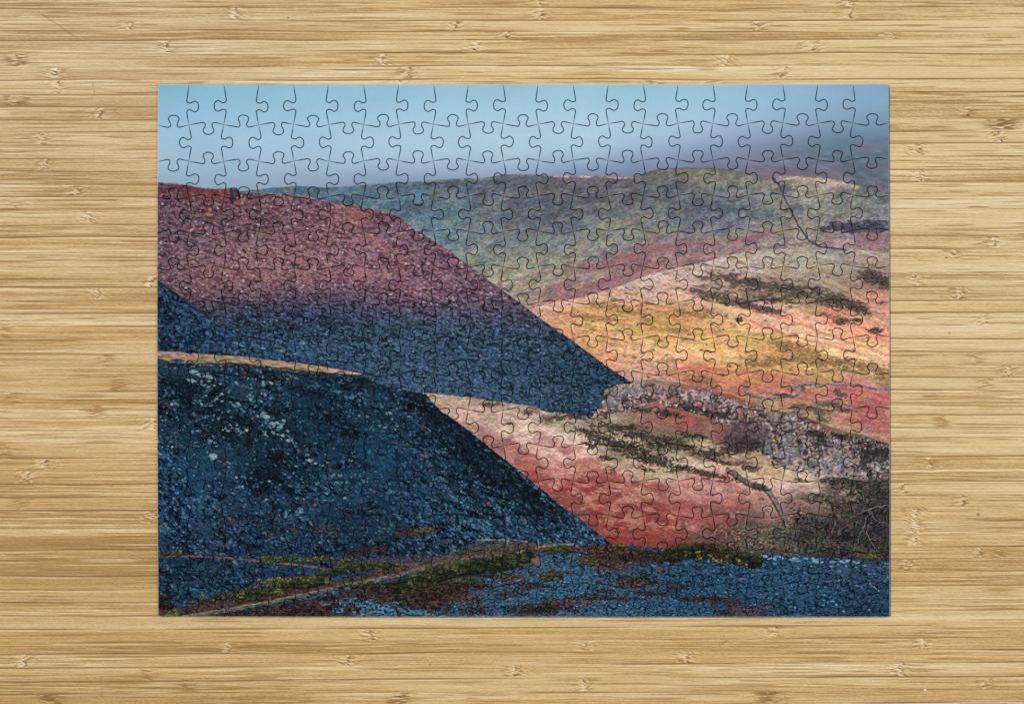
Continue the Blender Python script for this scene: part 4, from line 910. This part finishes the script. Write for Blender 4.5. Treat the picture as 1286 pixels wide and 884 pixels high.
def link_mesh(name, verts, faces, mats, mat_idx=None, colors=None, parent=None):
    me = bpy.data.meshes.new(name)
    verts = np.asarray(verts, dtype=np.float32)
    me.vertices.add(len(verts)); me.vertices.foreach_set('co', verts.ravel())
    if isinstance(faces, np.ndarray):
        n, k = faces.shape; flat = faces.ravel(); tot = np.full(n, k)
    else:
        n = len(faces); flat = np.fromiter((i for f in faces for i in f), dtype=np.int32); tot = np.fromiter((len(f) for f in faces), dtype=np.int32)
    me.loops.add(len(flat)); me.loops.foreach_set('vertex_index', flat.astype(np.int32))
    me.polygons.add(n)
    start = np.concatenate([[0], np.cumsum(tot)[:-1]]).astype(np.int32)
    me.polygons.foreach_set('loop_start', start); me.polygons.foreach_set('loop_total', tot.astype(np.int32))
    if mat_idx is not None: me.polygons.foreach_set('material_index', np.asarray(mat_idx, dtype=np.int32))
    for m in mats: me.materials.append(m)
    me.update(calc_edges=True)
    if colors is not None:
        a = me.color_attributes.new('ink', 'FLOAT_COLOR', 'POINT')
        c = np.ones((len(verts), 4), np.float32); c[:, :3] = colors
        a.data.foreach_set('color', c.ravel())
    me.validate()
    o = bpy.data.objects.new(name, me); col.objects.link(o)
    if parent: o.parent = parent
    return o

# ------------------------------------------------------------------ tabletop: a laminated bamboo board
gx = np.concatenate([np.arange(-640, -12, 8.0), np.arange(-12, 1298, 1.6), np.arange(1298, 1930, 8.0)])
gy = np.concatenate([np.arange(-440, -10, 2.0), np.arange(-10, 894, .8), np.arange(894, 1330, 2.0)])
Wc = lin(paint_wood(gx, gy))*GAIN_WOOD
ny, nx = len(gy), len(gx)
XX, YY = np.meshgrid(wx(gx), wy(gy))
V = np.stack([XX.ravel(), YY.ravel(), np.zeros(nx*ny)], 1)
ii = np.arange(ny*nx).reshape(ny, nx)
Fq = np.stack([ii[:-1, :-1].ravel(), ii[1:, :-1].ravel(), ii[1:, 1:].ravel(), ii[:-1, 1:].ravel()], 1)
cols = Wc.reshape(-1, 3)
# side walls and underside of the board
ring = np.concatenate([ii[0, :], ii[1:, -1], ii[-1, -2::-1], ii[-2:0:-1, 0]])
nb = len(V)
low = V[ring].copy(); low[:, 2] = -0.03
V = np.concatenate([V, low]); cols = np.concatenate([cols, cols[ring]])
k = np.arange(len(ring)); kn = (k+1) % len(ring)
Fs = np.stack([ring[k], ring[kn], nb+kn, nb+k], 1)
Fall = np.concatenate([Fq, Fs])
table_top = link_mesh('tabletop', V, Fall, [M_WOOD], colors=cols)
table_top['kind'] = 'structure'

# ------------------------------------------------------------------ the cut of the puzzle
NX, NY = 21, 15
XL = [198.0]+[237.3+43.88*i for i in range(20)]+[1117.0]
YL = [106.3, 157.4, 203.3, 247.8, 292.2, 336.6, 381.2, 426.0, 470.2, 515.9, 560.4, 605.2, 649.4, 694.4, 736.2, 774.4]
rng = random.Random(11)
def P(i, j):
    """line crossing (i, j) in photograph pixels, with the slight bow of the sheet"""
    x, y = XL[i], YL[j]
    if i == 0:
        x = 198.3-1.2*math.sin(math.pi*min(1, max(0, (y-106)/640)))
    elif i == NX:
        x = 1116.2+1.4*math.sin(math.pi*.62*(y-106)/668)
    else:
        x += .3*math.sin(j*1.7+i)
    t = (x-198)/919.0
    if j == 0: y = 106.6-.5*t
    elif j == NY: y = 773.9+.6*math.sin(math.pi*t*.8)
    else: y += TILT[j]*t + .3*math.sin(i*2.3+j)
    return (x, y)
TILT = [-2.6]*(NY+1)

PROF = [(-8.6,-2.7), (-6.7,-2.8), (-5.1,-1.9), (-4.3,.2), (-4.6,2.6), (-6.0,5.0), (-6.7,7.4), (-5.8,9.8), (-3.4,11.5), (0,12.1),
        (3.4,11.5), (5.8,9.8), (6.7,7.4), (6.0,5.0), (4.6,2.6), (4.3,.2), (5.1,-1.9), (6.7,-2.8), (8.6,-2.7)]
# tab side of every upright cut (+ = to the right) and of every level cut (+ = downwards)
VDIR = {}
HDIR = {}
for i in range(1, NX):
    for j in range(NY):
        VDIR[i, j] = 1 if (i+j) % 2 == 1 else -1
for j in range(1, NY):
    for i in range(NX):
        HDIR[i, j] = 1 if (i+j) % 2 == 0 else -1
for j, row in {5: 'LRLLLLLRRRLLLRRRRRLR', 6: 'LLLRLRLLLRLRRRLRLRRR', 7: 'RLLLRLLLRRLLRRRLRRRL', 8: 'LLRRLRLLLRLRRRLRLRRR', 9: 'LRLLLLLRRRLLLRRRRRLR',
               10: 'RLRLRLRLRLRLRLRLRLLL'}.items():
    for i, ch in enumerate(row): VDIR[i+1, j] = 1 if ch == 'R' else -1
for j in range(1, NY):
    up_even = j in (1, 3, 5, 6, 8, 11, 13)
    for i in range(NX):
        HDIR[i, j] = -1 if (i % 2 == 0) == up_even else 1
for key, ch in {(3, 5): 'U', (17, 5): 'U', (6, 4): 'U', (7, 4): 'D', (13, 4): 'D', (14, 4): 'U', (17, 10): 'D', (18, 10): 'U', (6, 11): 'D', (7, 11): 'U', (13, 11): 'U', (14, 11): 'D'}.items():
    HDIR[key] = -1 if ch == 'U' else 1
def catmull(pts, n=4):
    out = []
    for a in range(1, len(pts)-2):
        p0, p1, p2, p3 = pts[a-1], pts[a], pts[a+1], pts[a+2]
        for s in range(n):
            t = s/n
            out.append(tuple(.5*((2*p1[k])+(-p0[k]+p2[k])*t+(2*p0[k]-5*p1[k]+4*p2[k]-p3[k])*t*t+(-p0[k]+3*p1[k]-3*p2[k]+p3[k])*t**3) for k in (0, 1)))
    out.append(pts[-2])
    return out
def cut_edge(a, b, c_off, direc, level):
    """curve from a to b; the tab is centred c_off px after a"""
    L = math.hypot(b[0]-a[0], b[1]-a[1]); ux, uy = (b[0]-a[0])/L, (b[1]-a[1])/L
    nx_, ny_ = -uy, ux
    if not level: nx_, ny_ = uy, -ux           # upright cut: + is to the right
    s = rng.uniform(.94, 1.05); q = rng.uniform(.93, 1.06); sk = rng.uniform(-.5, .5)
    pr = []
    for (u, n) in PROF:
        pr.append((c_off+u*s+sk*max(0, n)/12+rng.uniform(-.22, .22), (n*q if n > 0 else n)+rng.uniform(-.22, .22)))
    body = catmull([pr[0]]+pr+[pr[-1]], 4)
    st = [(body[0][0]*t, body[0][1]*t) for t in (0, .2, .4, .6, .8)]
    en = [(body[-1][0]+(L-body[-1][0])*t, body[-1][1]*(1-t)) for t in (.2, .4, .6, .8, 1)]
    ln = st+body+en
    return [(a[0]+ux*u+nx_*n*direc, a[1]+uy*u+ny_*n*direc) for (u, n) in ln]
EV, EH = {}, {}
for i in range(NX+1):
    for j in range(NY):
        a, b = P(i, j), P(i, j+1)
        if i in (0, NX):
            EV[i, j] = [(a[0]+(b[0]-a[0])*t/14, a[1]+(b[1]-a[1])*t/14) for t in range(15)]
        else:
            L = b[1]-a[1]
            c = 22.6 if j else L-23.2
            EV[i, j] = cut_edge(a, b, c, VDIR[i, j], False)
for j in range(NY+1):
    for i in range(NX):
        a, b = P(i, j), P(i+1, j)
        if j in (0, NY):
            EH[i, j] = [(a[0]+(b[0]-a[0])*t/14, a[1]+(b[1]-a[1])*t/14) for t in range(15)]
        else:
            L = b[0]-a[0]
            EH[i, j] = cut_edge(a, b, 24.7 if i else L-19.0, HDIR[i, j], True)

def offset_poly(pts, d):
    """move a closed outline inwards by d (a number or one per point); outline runs clockwise on screen (y down)"""
    p = np.array(pts); nxt = np.roll(p, -1, 0); prv = np.roll(p, 1, 0)
    t1 = nxt-p; t2 = p-prv
    t1 /= np.linalg.norm(t1, axis=1)[:, None]+1e-9; t2 /= np.linalg.norm(t2, axis=1)[:, None]+1e-9
    t = t1+t2; ln = np.linalg.norm(t, axis=1)[:, None]; t = np.where(ln > .2, t/(ln+1e-9), t1)
    nrm = np.stack([-t[:, 1], t[:, 0]], 1)      # inward for a clockwise-on-screen outline (y down)
    cosh = np.clip((nrm*np.stack([-t1[:, 1], t1[:, 0]], 1)).sum(1), .6, 1)
    return p+nrm*(np.asarray(d)/cosh)[:, None] if np.ndim(d) else p+nrm*(d/cosh)[:, None]

GAP = .52
PR, pgx, pgy = paint_print()
PRL = np.maximum(lin(PR)*GAIN_PRINT-.0035, .0012)     # the paper's own faint sheen adds this back
def ink_at(x, y):
    u = np.clip((x-X0)*S-.5, 0, PRL.shape[1]-1.001); v = np.clip((y-Y0)*S-.5, 0, PRL.shape[0]-1.001)
    iu = u.astype(int); iv = v.astype(int); fu = (u-iu)[:, None]; fv = (v-iv)[:, None]
    return (PRL[iv, iu]*(1-fu)+PRL[iv, iu+1]*fu)*(1-fv)+(PRL[iv+1, iu]*(1-fu)+PRL[iv+1, iu+1]*fu)*fv

STEP = .85
BEV = .42
def build_piece(i, j):
    top = EH[i, j]; right = EV[i+1, j]; bottom = EH[i, j+1][::-1]; left = EV[i, j][::-1]
    outline, gap, border = [], [], []
    for seg, brd in ((top, j == 0), (right, i == NX-1), (bottom, j == NY-1), (left, i == 0)):
        n = len(seg)
        acc = [0]
        for a, b in zip(seg[:-1], seg[1:]): acc.append(acc[-1]+math.hypot(b[0]-a[0], b[1]-a[1]))
        for q in range(n-1):
            e = min(acc[q], acc[-1]-acc[q])
            outline.append(seg[q])
            gap.append(0.0 if brd else GAP*(.16+.84*min(1, e/9.0)))
            border.append(brd)
        # a piece corner on the sheet border keeps to the border line
    n = len(outline)
    border = np.array(border); gap = np.array(gap)
    full = np.array(outline)
    if (i, j) in ((0, 0), (NX-1, 0), (0, NY-1), (NX-1, NY-1)):      # the sheet's own corners are a little rounded
        cx_, cy_ = P(0 if i == 0 else NX, 0 if j == 0 else NY)
        kk = int(np.argmin(np.hypot(full[:, 0]-cx_, full[:, 1]-cy_)))
        full[kk] += ((1 if i == 0 else -1)*.7, (1 if j == 0 else -1)*.7)
    ring0 = offset_poly(full, gap)                 # the cut wall
    ring1 = offset_poly(full, gap+np.where(border, .85, BEV))              # where the flat top begins
    # flat top: constrained triangulation with a lattice inside
    x0, y0 = ring1.min(0); x1, y1 = ring1.max(0)
    lx = np.arange(math.floor(x0/STEP)*STEP, x1, STEP); ly = np.arange(math.floor(y0/STEP)*STEP, y1, STEP)
    LX, LY = np.meshgrid(lx, ly); LX = LX.ravel(); LY = LY.ravel()
    ins = np.zeros(LX.shape, bool)
    a = ring1; b = np.roll(ring1, -1, 0)
    dmin = np.full(LX.shape, 9.0)
    for (ax, ay), (bx, by) in zip(a, b):
        if ay != by:
            cnd = ((ay > LY) != (by > LY)); ins ^= cnd & (LX < (bx-ax)*(LY-ay)/(by-ay)+ax)
        dmin = np.minimum(dmin, np.hypot(LX-ax, LY-ay))
    keep = ins & (dmin > STEP*.55)
    inner = np.stack([LX[keep], LY[keep]], 1)
    pts = [Vector((float(p[0]), float(p[1]))) for p in ring1]+[Vector((float(p[0]), float(p[1]))) for p in inner]
    edges = [(q, (q+1) % n) for q in range(n)]
    ov, oe, of, orig, _, _ = delaunay_2d_cdt(pts, edges, [], 1, 1e-5)
    tv = np.array([(v.x, v.y) for v in ov])
    tris = np.array(of, dtype=np.int32)
    # outline vertices in the result
    idx = {}
    for q, src in enumerate(orig):
        for s_ in src:
            if s_ < n: idx[s_] = q
    nt = len(tv)
    tc = ink_at(tv[:, 0], tv[:, 1])
    tilt = (rng.uniform(-1, 1)*.0014, rng.uniform(-1, 1)*.0014); lift = rng.uniform(-.00003, .00003)
    cxx, cyy = full.mean(0)
    def zof(p, z): return z+lift+tilt[0]*(p[:, 0]-cxx)*U+tilt[1]*(p[:, 1]-cyy)*U
    r0 = ring0
    rlow = offset_poly(full, gap*.08)      # the die squeezes the board: the cut closes lower down
    ztop = zof(tv, TH); z0 = zof(r0, TH-.00014)
    base = np.full(n, .00002)
    verts = [np.stack([wx(tv[:, 0]), wy(tv[:, 1]), ztop], 1),
             np.stack([wx(r0[:, 0]), wy(r0[:, 1]), z0], 1),
             np.stack([wx(r0[:, 0]), wy(r0[:, 1]), zof(r0, TH-.00034)], 1),
             np.stack([wx(rlow[:, 0]), wy(rlow[:, 1]), np.full(n, TH-.00105)], 1),
             np.stack([wx(rlow[:, 0]), wy(rlow[:, 1]), base], 1)]
    ec = ink_at(r0[:, 0], r0[:, 1])
    paper = np.array([.62, .66, .68])
    ec = np.where(border[:, None], ec*.25+paper*.75, ec*.97)
    cols = [tc, ec, ec*.6, ec*.6, ec*.6]
    F_ = [tuple(reversed(t)) for t in tris.tolist()]
    # face orientation: y was flipped when going to metres
    p0 = verts[0]
    t = tris[0]; 
    nrm = np.cross(p0[t[1]]-p0[t[0]], p0[t[2]]-p0[t[0]])[2]
    F_ = tris.tolist() if nrm > 0 else [t_[::-1] for t_ in tris.tolist()]
    mi = [0]*len(F_)
    for q in range(n):
        q2 = (q+1) % n
        if q in idx and q2 in idx:
            F_.append([idx[q], nt+q, nt+q2, idx[q2]][::-1]); mi.append(0)
        F_.append([nt+q, nt+n+q, nt+n+q2, nt+q2][::-1]); mi.append(0)
        F_.append([nt+n+q, nt+2*n+q, nt+2*n+q2, nt+n+q2][::-1]); mi.append(1)
        F_.append([nt+2*n+q, nt+3*n+q, nt+3*n+q2, nt+2*n+q2][::-1]); mi.append(1)
    F_.append(list(range(nt+3*n, nt+4*n))); mi.append(1)
    area = len(inner)
    return np.concatenate(verts), F_, mi, np.concatenate(cols), area

puzzle = bpy.data.objects.new('jigsaw_puzzle', None); col.objects.link(puzzle)
puzzle.location = (0, 0, 0); puzzle.empty_display_size = .05
puzzle['label'] = 'finished jigsaw puzzle of blue slate tips and russet hills lying flat on bamboo'
puzzle['category'] = 'jigsaw puzzle'

built = []
for j in range(NY):
    for i in range(NX):
        built.append((i, j)+build_piece(i, j))
order = sorted(range(len(built)), key=lambda q: -built[q][6])
own = set(order[:100])
rest = []
for q, (i, j, v, f, mi, c, area) in enumerate(built):
    if q in own:
        o = link_mesh('puzzle_piece', v, f, [M_PRINT, M_CARD], mi, c, puzzle)
    else:
        rest.append((v, f, mi, c))
vv, ff, mm, cc = [], [], [], []; off = 0
for v, f, mi, c in rest:
    vv.append(v); cc.append(c); mm += mi
    ff += [[a+off for a in t] for t in f]; off += len(v)
o = link_mesh('puzzle_pieces', np.concatenate(vv), ff, [M_PRINT, M_CARD], mm, np.concatenate(cc), puzzle)
o['kind'] = 'stuff'

# ------------------------------------------------------------------ light, world, camera
def area(name, loc, target, size, power, color):
    ld = bpy.data.lights.new(name, 'AREA'); ld.shape = 'RECTANGLE'; ld.size = size[0]; ld.size_y = size[1]; ld.energy = power; ld.color = color
    lo = bpy.data.objects.new(name, ld); col.objects.link(lo); lo.location = loc
    d = Vector(target)-Vector(loc); lo.rotation_euler = d.to_track_quat('-Z', 'Y').to_euler()
    return lo
area('window_light', (-2.6, 1.5, 4.6), (0, 0, 0), (.8, .8), 229, (1.0, .985, .965))
area('room_light', (.95, .05, 1.35), (.3, 0, 0), (.8, .8), 6.0, (1.0, .985, .965))

world = bpy.data.worlds.new('World'); sc.world = world; world.use_nodes = True
bg = world.node_tree.nodes['Background']
bg.inputs['Color'].default_value = (.97, .98, 1.0, 1); bg.inputs['Strength'].default_value = .20

cam = bpy.data.cameras.new('camera'); co = bpy.data.objects.new('camera', cam); col.objects.link(co)
DIST = 1.35
co.location = (0, 0, DIST+TH); co.rotation_euler = (0, 0, 0)
cam.sensor_width = 36; cam.lens = 36*DIST/(1286*U); cam.clip_start = .05; cam.clip_end = 50
sc.camera = co

sc.render.engine = 'CYCLES'
sc.view_settings.view_transform = 'Standard'; sc.view_settings.look = 'None'
sc.view_settings.exposure = 0; sc.view_settings.gamma = 1
